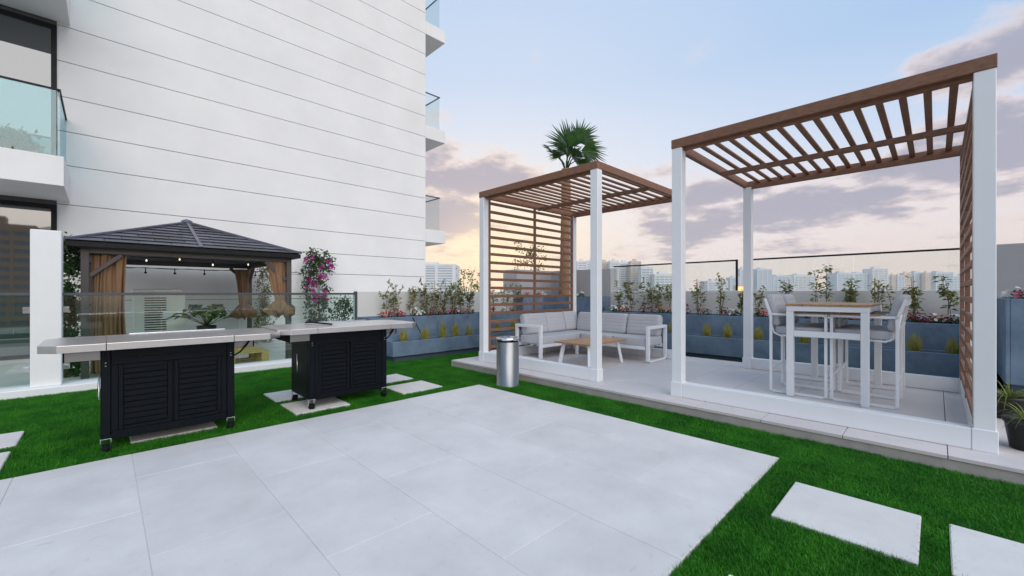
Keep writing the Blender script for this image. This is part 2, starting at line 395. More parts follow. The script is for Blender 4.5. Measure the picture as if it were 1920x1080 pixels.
def turf(name, regs, dens, seed):
    b = B()
    for (x0, x1, y0, y1) in regs:
        for a, bb, c, d in cells(x0, x1, y0, y1): b.face((a, c, -.036), (bb, c, -.036), (bb, d, -.036), (a, d, -.036))
    o = b.obj(name, m_turfb); o['kind'] = 'stuff'; o['label'] = 'dense short artificial turf around the patio and the pergola platform'
    for p in o.data.polygons:
        if p.normal.z < 0: p.flip()
    g = bpy.data.node_groups.new(name, 'GeometryNodeTree')
    g.interface.new_socket('Geometry', in_out='INPUT', socket_type='NodeSocketGeometry'); g.interface.new_socket('Geometry', in_out='OUTPUT', socket_type='NodeSocketGeometry')
    n = g.nodes; gi = n.new('NodeGroupInput'); go = n.new('NodeGroupOutput')
    dp = n.new('GeometryNodeDistributePointsOnFaces'); dp.inputs['Density'].default_value = dens; dp.inputs['Seed'].default_value = seed
    ip = n.new('GeometryNodeInstanceOnPoints'); oi = n.new('GeometryNodeObjectInfo'); oi.inputs[0].default_value = tuft
    rv = n.new('FunctionNodeRandomValue'); rv.data_type = 'FLOAT_VECTOR'; rv.inputs[0].default_value = (-.25, -.25, 0); rv.inputs[1].default_value = (.25, .25, 6.28)
    rs = n.new('FunctionNodeRandomValue'); rs.data_type = 'FLOAT'; rs.inputs[2].default_value = .75; rs.inputs[3].default_value = 1.25
    jn = n.new('GeometryNodeJoinGeometry'); L = g.links.new
    L(gi.outputs[0], dp.inputs[0]); L(dp.outputs[0], ip.inputs['Points']); L(oi.outputs['Geometry'], ip.inputs['Instance'])
    L(rv.outputs[0], ip.inputs['Rotation']); L(rs.outputs[1], ip.inputs['Scale']); L(gi.outputs[0], jn.inputs[0]); L(ip.outputs[0], jn.inputs[0]); L(jn.outputs[0], go.inputs[0])
    md = o.modifiers.new('blades', 'NODES'); md.node_group = g
    return o
turf('turf', [(-2.2, 4.45, 4.56, 8.0), (4.45, 8.40, 6.12, 7.2), (7.89, 8.42, -.6, 6.12)], 6000, 1)
turf('turf', [(3.812, 4.45, .3, 4.56), (.6, 4.45, -1.7, .868), (3.812, 4.45, .868, .3)], 11000, 2)

# ------------------------------------------------------------------ terrace behind the glass, kerb
struct(B().box(-9, 9.6, 8.42, 12.6, -.06, .0).obj('terrace_floor', m_tile))
struct(B().box(-9, 3.68, 8.0, 8.42, -.06, .085, .008).obj('kerb', m_pier))

# ------------------------------------------------------------------ apartment building
YB, XR = 12.6, 8.09
bld = thing('apartment_building', 'white rendered apartment building with horizontal joints and projecting balconies', 'building', (0, YB, 0))
B().box(-9, XR-.03, YB+.05, 30, -.05, 17).obj('wall', m_wallj, bld)
B().box(XR-.03, XR, YB+.05, 30, -.05, 17).obj('side_wall', m_wall, bld)
zj = [0, 1.14, 1.87, 2.475, 3.13, 3.94, 4.64]+[5.35+.7268*k for k in range(0, 16)]
for a, b in zip(zj, zj[1:]):
    B().box(-.69, XR, YB, YB+.05, a+.0065, b-.0065, .003).obj('wall_panel', m_wall, bld)
def window(z0, z1, bldg):
    f = B()
    f.box(-6.2, -.69, YB-.02, YB+.06, z1-.09, z1).box(-6.2, -.69, YB-.02, YB+.06, z0, z0+.06)
    for x in (-.73, -2.35, -4.1): f.box(x-.04, x+.04, YB-.018, YB+.058, z0+.06, z1-.09)
    w = f.obj('window', m_dark, bldg)
    for a, b in ((-2.31, -.77), (-4.06, -2.39)): B().box(a, b, YB+.01, YB+.03, z0+.06, z1-.09).obj('pane', m_pane, w)
    B().box(-6.2, -4.14, YB+.01, YB+.03, z0+.06, z1-.09).obj('pane', m_pane, w)
window(.02, 3.10, bld); window(3.5, 6.77, bld); window(7.2, 10.4, bld)
def balcony_left(z0, h):
    s = B().box(-6.2, -.505, 10.8, YB-.003, z0, z0+h, .006).obj('balcony', m_wall, bld)
    zt = z0+h+1.16
    B().box(-6.2, -.60, 10.85, 10.866, z0+h, zt).obj('glass_panel', m_glassb, s)
    B().box(-.576, -.560, 10.87, YB-.01, z0+h, zt).obj('glass_panel', m_glassb, s)
    B().box(-6.2, -.545, 10.84, 10.88, zt, zt+.035, .004).box(-.588, -.546, 10.882, YB-.01, zt, zt+.035, .004).obj('handrail', m_dark, s)
    return s
balcony_left(3.19, .52); balcony_left(6.855, .52)
for z0 in (3.11, 6.78, 10.45):
    s = B().box(XR+.002, 8.93, YB+.005, 17.5, z0, z0+.45, .006).obj('balcony', m_wall, bld)
    zt = z0+.45+1.19
    B().box(XR+.01, 8.74, YB+.10, YB+.115, z0+.45, zt).obj('glass_panel', m_glassc, s)
    B().box(8.74, 8.755, YB+.12, 17.4, z0+.45, zt).obj('glass_panel', m_glassc, s)
    B().box(XR+.01, 8.77, YB+.09, YB+.125, zt, zt+.035, .004).box(8.73, 8.768, YB+.126, 17.4, zt, zt+.035, .004).obj('handrail', m_rail, s)

# ------------------------------------------------------------------ glass balustrade and pier
pier = tag(B().box(-.675, -.40, 8.09, 8.40, .086, 2.12, .008).obj('wall_pier', m_pier), 'tall white pier at left end of the glass balustrade, beside the gazebo', 'pier')
def clamp(x, z, par):
    B().box(x-.032, x+.032, 8.205, 8.225, z-.04, z+.04, .004).box(x-.02, x+.02, 8.19, 8.206, z-.018, z+.018, .003).obj('glass_clamp', m_chrome, par)
bal = thing('glass_balustrade', 'glass balustrade with dark top rail between white pier and planter wall', 'balustrade', (1.6, 8.25, .085))
xs_ = [-.395, .62, 1.64, 2.66, 3.62]
for a, b in zip(xs_, xs_[1:]): B().box(a+.006, b-.006, 8.242, 8.258, .10, 1.265).obj('glass_panel', m_glassw, bal)
B().box(-.398, 3.64, 8.225, 8.275, 1.267, 1.305, .004).obj('handrail', m_rail, bal)
B().box(3.622, 3.665, 8.22, 8.28, .086, 1.335, .004).obj('end_post', m_rail, bal)
B().box(3.60, 3.618, 8.238, 8.262, .10, 1.264).obj('glass_edge', m_edge, bal)
clamp(-.365, 1.08, bal); clamp(-.365, .32, bal)
bal2 = thing('glass_balustrade', 'short glass balustrade panel left of the white pier, at the photo edge', 'balustrade', (-2, 8.25, .085))
for a, b in ((-1.7, -.68), (-2.72, -1.7), (-3.8, -2.72)): B().box(a+.006, b-.006, 8.242, 8.258, .10, 1.265).obj('glass_panel', m_glassw, bal2)
B().box(-3.8, -.678, 8.225, 8.275, 1.267, 1.305, .004).obj('handrail', m_rail, bal2)
clamp(-.715, 1.08, bal2); clamp(-.715, .32, bal2)

# ------------------------------------------------------------------ parapets, grey walls, glass screens
PXW = 9.6
tag(B().box(3.668, 9.75, 8.2, 8.42, -.05, 1.335, .008).obj('parapet_wall', m_par), 'pale rendered parapet behind the left flower planter', 'parapet')
tag(B().box(PXW, PXW+.2, -.62, 8.195, -.05, 1.35, .008).obj('parapet_wall', m_par), 'pale rendered parapet behind the right flower planter, below the glass screens', 'parapet')
tag(B().prism([(8.08, 8.05), (9.55, 8.05), (9.55, 6.02), (9.85, 6.02), (9.85, 8.6), (8.08, 8.6)], -.05, 1.95, .006).obj('corner_wall', m_gwall), 'grey rendered corner wall standing behind the palm trunk', 'wall')
tag(B().box(9.55, 9.85, -5, -.63, -.05, 2.03, .006).obj('end_wall', m_gwall), 'grey rendered wall at the right edge behind the tall planter', 'wall')
def screen(y0, y1, lab):
    t = thing('glass_screen', lab, 'glass screen', (9.7, (y0+y1)/2, 1.35), 'glass screens on the parapet')
    n = max(1, round((y1-y0)/1.5)); w = (y1-y0)/n
    for k in range(n): B().box(9.692, 9.708, y0+k*w+.006, y0+(k+1)*w-.006, 1.352, 1.985).obj('glass_panel', m_glassc, t)
    B().box(9.68, 9.72, y0, y1, 1.987, 2.018, .003).obj('top_rail', m_dark, t)
    return t
s1 = screen(3.02, 6.01, 'glass wind screen with black rail ending in a black post, behind the sofa pergola')
B().box(9.678, 9.722, 2.978, 3.017, 1.352, 2.02, .003).obj('end_post', m_dark, s1)
screen(-.6, 2.70, 'glass wind screen with black rail behind the bar table pergola')

# ------------------------------------------------------------------ planters
def trough(t, x0, x1, y0, y1, z0, z1, name='trough', plinth=True, w=.035):
    b = B()
    b.box(x0, x1, y0, y0+w, z0, z1, .005).box(x0, x1, y1-w, y1, z0, z1, .005).box(x0, x0+w, y0+w+.001, y1-w-.001, z0, z1-.001, .005).box(x1-w, x1, y0+w+.001, y1-w-.001, z0, z1-.001, .005)
    o = b.obj(name, m_planter, t)
    B().box(x0+w, x1-w, y0+w, y1-w, z0+.02, z1-.035).obj('soil', m_soil, t)
    if plinth: B().box(x0+.05, x1-.05, y0+.05, y1-.05, z0-.14, z0).obj('plinth', m_plinth, t)
    return o
pl = thing('planter', 'two step blue grey concrete planter along the left parapet', 'planter', (6, 7.6, 0))
trough(pl, 3.88, 8.40, 7.15, 7.56, .09, .375, 'lower_trough'); trough(pl, 3.63, 9.5, 7.565, 8.19, -.04, .818, 'upper_trough', False)
pr = thing('planter', 'two step blue grey concrete planter along the right parapet', 'planter', (8.9, 3, 0))
trough(pr, 8.42, 8.83, -.55, 7.14, .10, .452, 'lower_trough'); trough(pr, 8.835, 9.59, -.55, 7.55, -.04, .848, 'upper_trough', False)
pc = thing('raised_planter', 'raised blue grey corner planter holding the palm', 'planter', (9, 7.3, .84))
b = B().prism([(8.06, 7.80), (8.90, 7.80), (8.90, 6.02), (9.54, 6.02), (9.54, 8.04), (8.06, 8.04)], .80, 1.20, .005); b.obj('trough', m_planter, pc)
B().prism([(8.10, 7.84), (8.94, 7.84), (8.94, 6.06), (9.50, 6.06), (9.50, 8.00), (8.10, 8.00)], 1.15, 1.206).obj('soil', m_soil, pc)
pe = thing('raised_planter', 'tall blue grey planter at the right edge behind the black pots', 'planter', (8.5, -1.5, .1))
trough(pe, 7.5, 9.54, -4, -.565, .24, 1.235); B().box(7.56, 9.5, -3.9, -.62, .1, .24).obj('plinth', m_plinth, pe)

# ------------------------------------------------------------------ pergolas
def pergola(ox, oy, w, d, side, label):
    # footprint x: ox..ox+d, y: oy..oy+w ; slatted screen on the +y ('left') or -y ('right') side
    t = thing('pergola', label, 'pergola', (ox+d/2, oy+w/2, PZ), 'white and brown pergolas on the platform')
    p = .115; zt = 2.985
    x0, x1, y0, y1 = ox, ox+d, oy, oy+w
    for (px, py) in ((x0, y0), (x0, y1-p), (x1-p, y0), (x1-p, y1-p)):
        post = B().box(px, px+p, py, py+p, PZ, zt, .004).obj('post', m_white, t)
        B().box(px-.010, px+p+.010, py-.010, py+p+.010, PZ, PZ+.167, .004).obj('post_base', m_white, post)
    hb = PZ+.164
    B().box(x0-.007, x0+p-.004, y0+p+.011, y1-p-.011, PZ+.002, hb, .004).obj('base_board', m_white, t)
    B().box(x1-p+.004, x1-.004, y0+p+.011, y1-p-.011, PZ+.002, hb, .004).obj('base_board', m_white, t)
    ys = y1-p if side > 0 else y0
    B().box(x0+p+.011, x1-p-.011, ys+.004, ys+p-.004, PZ+.002, hb, .004).obj('base_board', m_white, t)
    # roof frame: front and rear beams, side beams, middle beam
    for (a, b_) in ((x0-.005, x0+.05), (x1-.05, x1+.005)): B().box(a, b_, y0-.005, y1+.005, zt, zt+.105, .004).obj('roof_beam', m_wood, t)
    for (a, b_) in ((y0-.005, y0+.05), (y1-.05, y1+.005)): B().box(x0+.052, x1-.052, a, b_, zt+.001, zt+.104, .004).obj('roof_beam', m_wood, t)
    for (a, b_) in ((x0+.052, x0+.10), (x1-.10, x1-.052)): B().box(a, b_, y0+.053, y1-.053, zt-.03, zt+.04, .004).obj('inner_beam', m_wood, t)
    mx = x0+d*.56
    B().box(mx-.03, mx+.03, y0+.053, y1-.053, zt-.03, zt+.03, .004).obj('middle_beam', m_wood, t)
    n = 14; me = B().box(-(d-.11)/2, (d-.11)/2, -.027, .027, -.012, .012, .003).mesh('roof_slat', m_wood)
    for k in range(1, n+1): piece('roof_slat', me, ((x0+x1)/2, y0+.05+(w-.1)*k/(n+1), zt+.070), t)
    # side screen
    yc = ys+p/2; si = -1 if side > 0 else 1
    for xx in (x0+p+.028, (x0+x1)/2, x1-p-.028): B().box(xx-.025, xx+.025, min(yc+si*.0585, yc+si*.023), max(yc+si*.0585, yc+si*.023), hb+.001, zt-.002, .003).obj('screen_upright', m_wood, t)
    L = d-2*p-.06; me = B().box(-L/2, L/2, -.014, .014, -.025, .025, .003).mesh('screen_slat', m_wood)
    z = hb+.075
    while z < zt-.03:
        piece('screen_slat', me, ((x0+x1)/2, yc+si*.046, z), t); z += .1505
    return t
pergola(4.75, 3.20, 2.47, 2.69, 1, 'smaller looking far pergola with brown slatted left side, over the corner sofa')
pergola(4.75, -.315, 2.485, 2.69, -1, 'near pergola with brown slatted right side, over the bar table')

# ------------------------------------------------------------------ corner sofa
so_ = thing('corner_sofa', 'L shaped white framed sofa with light grey cushions under the far pergola', 'sofa', (6.5, 4.6, PZ))
f = B(); z0 = PZ
def rail(b, p, q, w=.05, h=.05): b.beam(p, q, w, h, .004)
# left wing along x (back on the +y side), right wing along y (back on the +x side)
XL, XB, YF, YBk, YE = 5.55, 7.28, 4.93, 5.52, 3.45
sf = B()
rail(sf, (XL+.03, YF, z0+.25), (6.62, YF, z0+.25), .045, .06); rail(sf, (XL+.03, YBk, z0+.25), (XB, YBk, z0+.25), .045, .06)
rail(sf, (6.64, YE+.05, z0+.25), (6.64, YF+.02, z0+.25), .045, .06); rail(sf, (XB, YE+.05, z0+.25), (XB, YBk, z0+.25), .045, .06)
for y in (5.05, 5.2, 5.35): sf.beam((XL+.05, y, z0+.255), (XB, y, z0+.255), .06, .015)
for x in (6.8, 6.95, 7.1): sf.beam((x, YE+.06, z0+.256), (x, YF+.1, z0+.256), .06, .015)
sf.obj('seat_frame', m_white, so_)
bf = B()
rail(bf, (XL+.02, YBk+.02, z0+.60), (XB, YBk+.02, z0+.60), .03, .05); rail(bf, (XB+.02, YE+.02, z0+.60), (XB+.02, YBk, z0+.60), .03, .05)
bf.obj('back_frame', m_white, so_)
for (pts) in (((XL, YF, 0), (XL, YBk, 0)), ((6.64, YE, 0), (XB, YE, 0))):
    (a, b_, _), (c, d, _) = pts
    arm = B()
    rail(arm, (a, b_, z0+.025), (a, b_, z0+.575), .055, .055); rail(arm, (c, d, z0+.025), (c, d, z0+.575), .055, .055)
    along = Vector((c-a, d-b_, 0)).normalized()*.0275
    rail(arm, Vector((a, b_, z0+.60))-along, Vector((c, d, z0+.60))+along, .06, .05); rail(arm, Vector((a, b_, z0+.02))-along*-1, Vector((c, d, z0+.02))-along, .05, .03)
    o = arm.obj('arm_frame', m_white, so_)
for (x, y) in ((6.62, YF), (XB, YBk), (6.3, YBk), (XB, 4.4)): B().beam((x, y, z0+.001), (x, y, z0+.22), .05, .05, .004).obj('leg', m_white, so_)
def cushion(name, c, a, b_, h, m=None, e=.2): return B().pillow(c, a, b_, h, e, m).obj(name, m_fab, so_)
cushion('seat_cushion', (6.10, 5.20, z0+.35), .52, .295, .075, e=.16); cushion('seat_cushion', (6.95, 5.20, z0+.35), .325, .295, .075, e=.16)
cushion('seat_cushion', (6.94, 4.53, z0+.35), .30, .36, .075, e=.16); cushion('seat_cushion', (6.94, 3.82, z0+.35), .30, .345, .075, e=.16)
def backc(c, half, axis):
    bb = B()
    # quilted back cushion: slab with shallow horizontal channels
    n, m_ = 40, 14
    tilt = R(14)
    prof = []
    H = .40; T = .085
    rows = 36
    def ring(z01):
        zz = (z01-.5)*H
        edge = min(1, (1-abs(2*z01-1)**7))
        th = T*(.35+.65*edge**.5)
        groove = .006*max(0, math.cos(2*math.pi*z01*6))**8
        return zz, max(.012, th-groove)
    rings = []
    for i in range(rows+1):
        zz, th = ring(i/rows); hw = half*(1-.10*abs(2*i/rows-1)**8)
        pts = []
        for j in range(28):
            a = 2*math.pi*j/28; ca, sa = math.cos(a), math.sin(a)
            pts.append((math.copysign(abs(ca)**.18, ca)*hw, math.copysign(abs(sa)**.5, sa)*th, zz))
        rings.append(pts)
    rot = Matrix.Rotation(-tilt, 4, 'X')
    if axis == 'x': rot = Matrix.Rotation(R(-90), 4, 'Z') @ rot
    vr = [[bb.bm.verts.new(rot @ Vector(p)+Vector(c)) for p in r] for r in rings]
    for r0, r1 in zip(vr, vr[1:]):
        for j in range(28):
            ff = bb.bm.faces.new((r0[j], r0[(j+1) % 28], r1[(j+1) % 28], r1[j])); ff.smooth = True
    bb.bm.faces.new(vr[0][::-1]); bb.bm.faces.new(vr[-1])
    return bb.obj('back_cushion', m_fab, so_)
backc((5.90, 5.41, z0+.61), .31, 'y'); backc((6.48, 5.41, z0+.615), .28, 'y'); backc((6.99, 5.41, z0+.62), .225, 'y')
backc((7.17, 5.02, z0+.605), .27, 'x'); backc((7.17, 4.44, z0+.605), .30, 'x'); backc((7.17, 3.80, z0+.605), .325, 'x')

# coffee table
ct = thing('coffee_table', 'low coffee table with slatted teak top and splayed white legs by the sofa', 'table', (5.9, 4.1, PZ))
tx0, tx1, ty0, ty1, tz = 5.34, 6.46, 3.76, 4.44, PZ+.40
me = B().box(-(tx1-tx0)/2+.02, (tx1-tx0)/2-.02, -.034, .034, -.01, .01, .002).mesh('top_slat', m_teak)
for k in range(9): piece('top_slat', me, ((tx0+tx1)/2, ty0+.04+(ty1-ty0-.08)*k/8, tz-.011), ct)
B().box(tx0, tx1, ty0-.002, ty0+.004, tz-.024, tz-.002).box(tx0, tx1, ty1-.004, ty1+.002, tz-.024, tz-.002).box(tx0, tx0+.018, ty0+.005, ty1-.005, tz-.024, tz-.001).box(tx1-.018, tx1, ty0+.005, ty1-.005, tz-.024, tz-.001).obj('top_edge', m_teak, ct)
B().box(tx0+.1, tx1-.1, ty0+.08, ty0+.12, tz-.06, tz-.023).box(tx0+.1, tx1-.1, ty1-.12, ty1-.08, tz-.06, tz-.023).obj('apron', m_white, ct)
for sx, x in ((-1, tx0+.14), (1, tx1-.14)):
    for sy, y in ((-1, ty0+.09), (1, ty1-.09)): B().beam((x, y, tz-.03), (x+sx*.06, y+sy*.05, PZ+.002), .045, .045, .006).obj('leg', m_white, ct)

# ------------------------------------------------------------------ bar table and chairs
bt = thing('bar_table', 'tall white framed bar table with teak top under the near pergola', 'table', (6.4, .86, PZ))
bx0, bx1, by0, by1, bz = 5.70, 7.15, .49, 1.23, 1.175
for x in (bx0, bx1-.07):
    for y in (by0, by1-.07): B().box(x, x+.07, y, y+.07, PZ+.001, bz-.085, .004).obj('leg', m_white, bt)
ap = B()
for x in (bx0, bx1-.07): ap.box(x, x+.07, by0, by1, bz-.084, bz-.024, .003)
for y in (by0, by1-.04): ap.box(bx0+.071, bx1-.071, y, y+.04, bz-.083, bz-.024, .003)
ap.obj('apron', m_white, bt)
for x in (bx0+.012, bx1-.058): B().box(x, x+.046, by0+.071, by1-.071, .80, .865, .003).obj('stretcher', m_white, bt)
me = B().box(-(bx1-bx0)/2-.01, (bx1-bx0)/2+.01, -.040, .040, -.011, .011, .002).mesh('top_slat', m_teak)
for k in range(9): piece('top_slat', me, ((bx0+bx1)/2, by0+.035+(by1-by0-.07)*k/8, bz-.0115), bt)

def bar_chair(label):
    # local frame: sitter faces -y ; width along x ; origin at floor centre
    t = thing('bar_chair', label, 'chair', (0, 0, 0), 'bar chairs around the tall table')
    w, yb, yf = .265, .275, -.265
    tb_ = .030
    for s in (-1, 1):
        fr = B(); x = s*w
        fr.beam((x, yb, .02), (x, yb+.0, .93), tb_, .028, .003).beam((x, yb, .93), (x, yb+.065, 1.13), tb_, .028, .003)
        fr.beam((x, yf, .02), (x, yf, .93), tb_, .028, .003).beam((x, yf-.014, .945), (x, yb+.015, .945), tb_, .026, .003).beam((x, yf+.015, .016), (x, yb-.015, .016), tb_, .028, .003)
        fr.obj('side_frame', m_white, t)
        B().box(x-.024, x+.024, yf+.01, yb-.12, .9585, .972, .004).obj('arm_rest', m_teak, t)
        su = B().tube([(x*.93, yb+.03, .98), (x*.93, yb-.005, .80), (x*.93, yb-.03, .72), (x*.93, yb-.09, .69), (x*.93, yf+.03, .70)], .011, 8)
        su.obj('seat_rail', m_white, t)
    B().beam((-w+.016, yb, .29), (w-.016, yb, .29), .025, .025, .003).obj('stretcher', m_white, t)
    B().beam((-w+.016, yf, .29), (w-.016, yf, .29), .03, .025, .003).obj('foot_rest', m_white, t)
    sl_ = B()
    for k in range(6): sl_.box(-w*.93+.008, w*.93-.008, yf+.05+k*.08, yf+.09+k*.08, .692, .704)
    sl_.box(-w*.93, w*.93, yb+.005, yb+.02, .82, .86).box(-w+.016, w-.016, yb+.05, yb+.07, 1.07, 1.11)
    sl_.obj('seat_slats', m_white, t)
    B().pillow((0, -.01, .752), .235, .255, .048, .2).obj('seat_cushion', m_fab, t)
    bk = B(); rows = 30; rings = []
    for i in range(rows+1):
        u = i/rows; zz = .80+u*.385; yy_ = yb-.045+u*.075
        th = .055*(.3+.7*(max(0, 1-abs(2*u-1)**6))**.5)-.005*max(0, math.cos(2*math.pi*u*5))**8
        hw = .235*(1-.12*abs(2*u-1)**8)
        pts = []
        for j in range(26):
            a = 2*math.pi*j/26; ca, sa = math.cos(a), math.sin(a)
            pts.append(bk.bm.verts.new((math.copysign(abs(ca)**.2, ca)*hw, yy_+math.copysign(abs(sa)**.5, sa)*th, zz)))
        rings.append(pts)
    for r0, r1 in zip(rings, rings[1:]):
        for j in range(26): ff = bk.bm.faces.new((r0[j], r0[(j+1) % 26], r1[(j+1) % 26], r1[j])); ff.smooth = True
    bk.bm.faces.new(rings[0][::-1]); bk.bm.faces.new(rings[-1])
    bk.obj('back_cushion', m_fab, t)
    return t
c0 = bar_chair('near chair on the left side of the bar table, back towards the sofa pergola')
for (x, y, rz, lab) in ((6.07, 1.135, 0, None), (6.67, 1.135, 0, 'far chair on the left side of the bar table, mostly hidden behind the near one'),
                        (6.08, .555, math.pi, 'near chair on the right side of the bar table, next to the slatted screen'), (6.67, .555, math.pi, 'far chair on the right side of the bar table, behind the near one')):
    c = c0 if lab is None else copy_tree(c0)
    if lab: c['label'] = lab
    c.location = (x, y, PZ); c.rotation_euler = (0, 0, rz)

# ------------------------------------------------------------------ waste bin
wb = thing('waste_bin', 'round brushed steel waste bin standing on the turf by the patio corner', 'bin', (4.12, 4.29, -.03))
B().lathe([(.172, 0), (.172, .03), (.160, .032), (.160, .635), (.157, .64)], (4.12, 4.29, -.03), 48).obj('body', m_steel, wb)
B().lathe([(.150, .64), (.150, .662)], (4.12, 4.29, -.03), 48).obj('collar', m_black, wb)
B().lathe([(.166, .662), (.168, .668), (.168, .690), (.160, .700), (.105, .702), (.098, .690), (.02, .688)], (4.12, 4.29, -.03), 48).obj('lid', m_chrome, wb)

# ------------------------------------------------------------------ griddle carts
def grill():
    t = thing('grill_cart', 'near black louvred grill cart with stainless counter, in front of the gazebo', 'grill', (.445, 5.1, 0), 'outdoor grill carts on the turf')
    x0, x1, y0, y1 = -.02, .91, 4.80, 5.42; zb, zt = .10, .835
    for (x, y) in ((x0, y0), (x1-.06, y0), (x0, y1-.05), (x1-.06, y1-.05)):
        B().box(x, x+.06, y, y+.05, zb-.005, zt, .004).obj('corner_post', m_grill, t)
        w = B(); cx, cy = x+.03, y+.025
        cst = w.box(cx-.034, cx-.029, cy-.022, cy+.022, .02, .088, .001).box(cx+.029, cx+.034, cy-.022, cy+.022, .02, .088, .001).box(cx-.034, cx+.034, cy-.024, cy+.024, .0885, .094, .001).obj('caster', m_chrome, t)
        wl = B(); pr_ = [(.006, -.024), (.034, -.024), (.038, -.018), (.038, .018), (.034, .024), (.006, .024)]
        rings = []
        for r, h in pr_: rings.append([wl.bm.verts.new((cx+h, cy-.004+r*math.cos(2*math.pi*j/18), .008+r*math.sin(2*math.pi*j/18))) for j in range(18)])
        for a, b_ in zip(rings, rings[1:]):
            for j in range(18): ff = wl.bm.faces.new((a[j], a[(j+1) % 18], b_[(j+1) % 18], b_[j])); ff.smooth = True
        wl.bm.faces.new(rings[0]); wl.bm.faces.new(rings[-1][::-1]); wl.obj('wheel', m_black, cst)
    B().box(x0+.05, x1-.05, y0+.03, y1-.01, zb+.02, zt).obj('cabinet', m_grill, t)
    fp = B().box(x0+.062, x1-.062, y0+.008, y0+.03, .70, zt, .003).box(x0+.062, x1-.062, y0+.004, y0+.03, zb-.02, zb+.045, .003)
    fp.box(x0+.062, x0+.105, y0+.010, y0+.03, zb+.046, .699, .002).box(x1-.105, x1-.062, y0+.010, y0+.03, zb+.046, .699, .002)
    fp.obj('front_frame', m_grill, t)
    xm = (x0+x1)/2
    me = B().box(-.055, .055, -.003, .003, -.008, .008, .002).mesh('vent_slot', m_black)
    for k in range(5): piece('vent_slot', me, (x0+.17+k*.148, y0+.0075, .755), t)
    for (a, b_) in ((x0+.107, xm-.008), (xm+.008, x1-.107)):
        dr = B().box(a, a+.03, y0+.012, y0+.03, zb+.047, .697, .002).box(b_-.03, b_, y0+.012, y0+.03, zb+.047, .697, .002).box(a+.031, b_-.031, y0+.012, y0+.03, .662, .697, .002).box(a+.031, b_-.031, y0+.012, y0+.03, zb+.047, zb+.075, .002).obj('door', m_grill, t)
        L = (b_-a-.064); me = B().box(-L/2, L/2, -.010, .004, -.0205, .0205, .0035)
        me = me.mesh('louvre', m_grill)
        for k in range(11): piece('louvre', me, ((a+b_)/2, y0+.026, zb+.102+k*.0487), dr)
    for x, s in ((x0, -1), (x1, 1)):
        sp = B().box(x-.002 if s < 0 else x-.022, x+.022 if s < 0 else x+.002, y0+.053, y1-.053, zb-.01, zt-.002, .003).obj('side_panel', m_grill, t)
        xx = x+s*.014
        B().tube([(x+s*.002, 5.17, .36), (xx, 5.17, .36), (xx, 5.17, .56), (x+s*.002, 5.17, .56)], .007, 8).obj('handle', m_chrome, sp)
        if s > 0: B().tube([(x+s*.005, y0+.08, .68), (x+s*.06, y0+.08, .71), (x+s*.12, y0+.08, .78), (x+s*.15, y0+.08, .83)], .008, 6).tube([(x+s*.005, y0+.08, .815), (x+s*.15, y0+.08, .825)], .008, 6).obj('shelf_bracket', m_black, t)
    # counter in three butted pieces with clipped outer corners
    zc0, zc1 = .842, .900; yf, yb = 4.63, 5.50
    B().prism([(x0+.035, yf), (x1-.035, yf), (x1-.035, yb), (x0+.035, yb)], zc0, zc1, .003).obj('counter', m_counter, t)
    B().prism([(-.255, yf), (x0+.032, yf), (x0+.032, yb), (-.255, yb), (-.36, yb-.12), (-.36, yf+.10)], zc0, zc1-.001, .003).obj('side_shelf', m_counter, t)
    B().prism([(x1-.032, yf), (1.18, yf), (1.30, yf+.12), (1.30, yb-.12), (1.18, yb), (x1-.032, yb)], zc0, zc1-.001, .003).obj('side_shelf', m_counter, t)
    B().box(.17, .95, yb-.035, yb-.012, zc1+.001, zc1+.013, .003).obj('back_lip', m_chrome, t)
    B().box(-.225, x0-.001, 4.78, 5.3, .752, zc0-.001, .003).obj('shelf_tray', m_steel, t); B().box(x1+.001, 1.09, 4.90, 5.3, .752, zc0-.001, .003).obj('shelf_tray', m_steel, t)
    B().box(-.232, -.2255, 4.775, 5.3, .75, zc0-.001).box(1.091, 1.098, 4.895, 5.3, .75, zc0-.001).obj('tray_edge', m_black, t)
    for (x, z) in ((x0+.03, .72), (x0+.03, .695), (x1-.03, .72), (x1-.03, .695)): B().lathe([(.006, 0), (.008, .003), (.004, .006)], (x, y0-.001, z), 8).obj('bolt', m_chrome, t)
    return t
g1 = grill(); g2 = copy_tree(g1); g2['label'] = 'far black louvred grill cart with scraper on its counter, nearer the planter'
g2.location = g1.location+Vector((1.65, .08, .018))
tg = thing('grill_scraper', 'black grill scraper lying on the far cart counter', 'scraper', (1.83, 5.2, .92))
B().beam((1.80, 5.36, .945), (1.93, 5.02, .930), .022, .018, .004).obj('handle', m_black, tg); B().beam((1.78, 5.41, .940), (1.80, 5.36, .945), .07, .02, .003).obj('head', m_dark, tg)

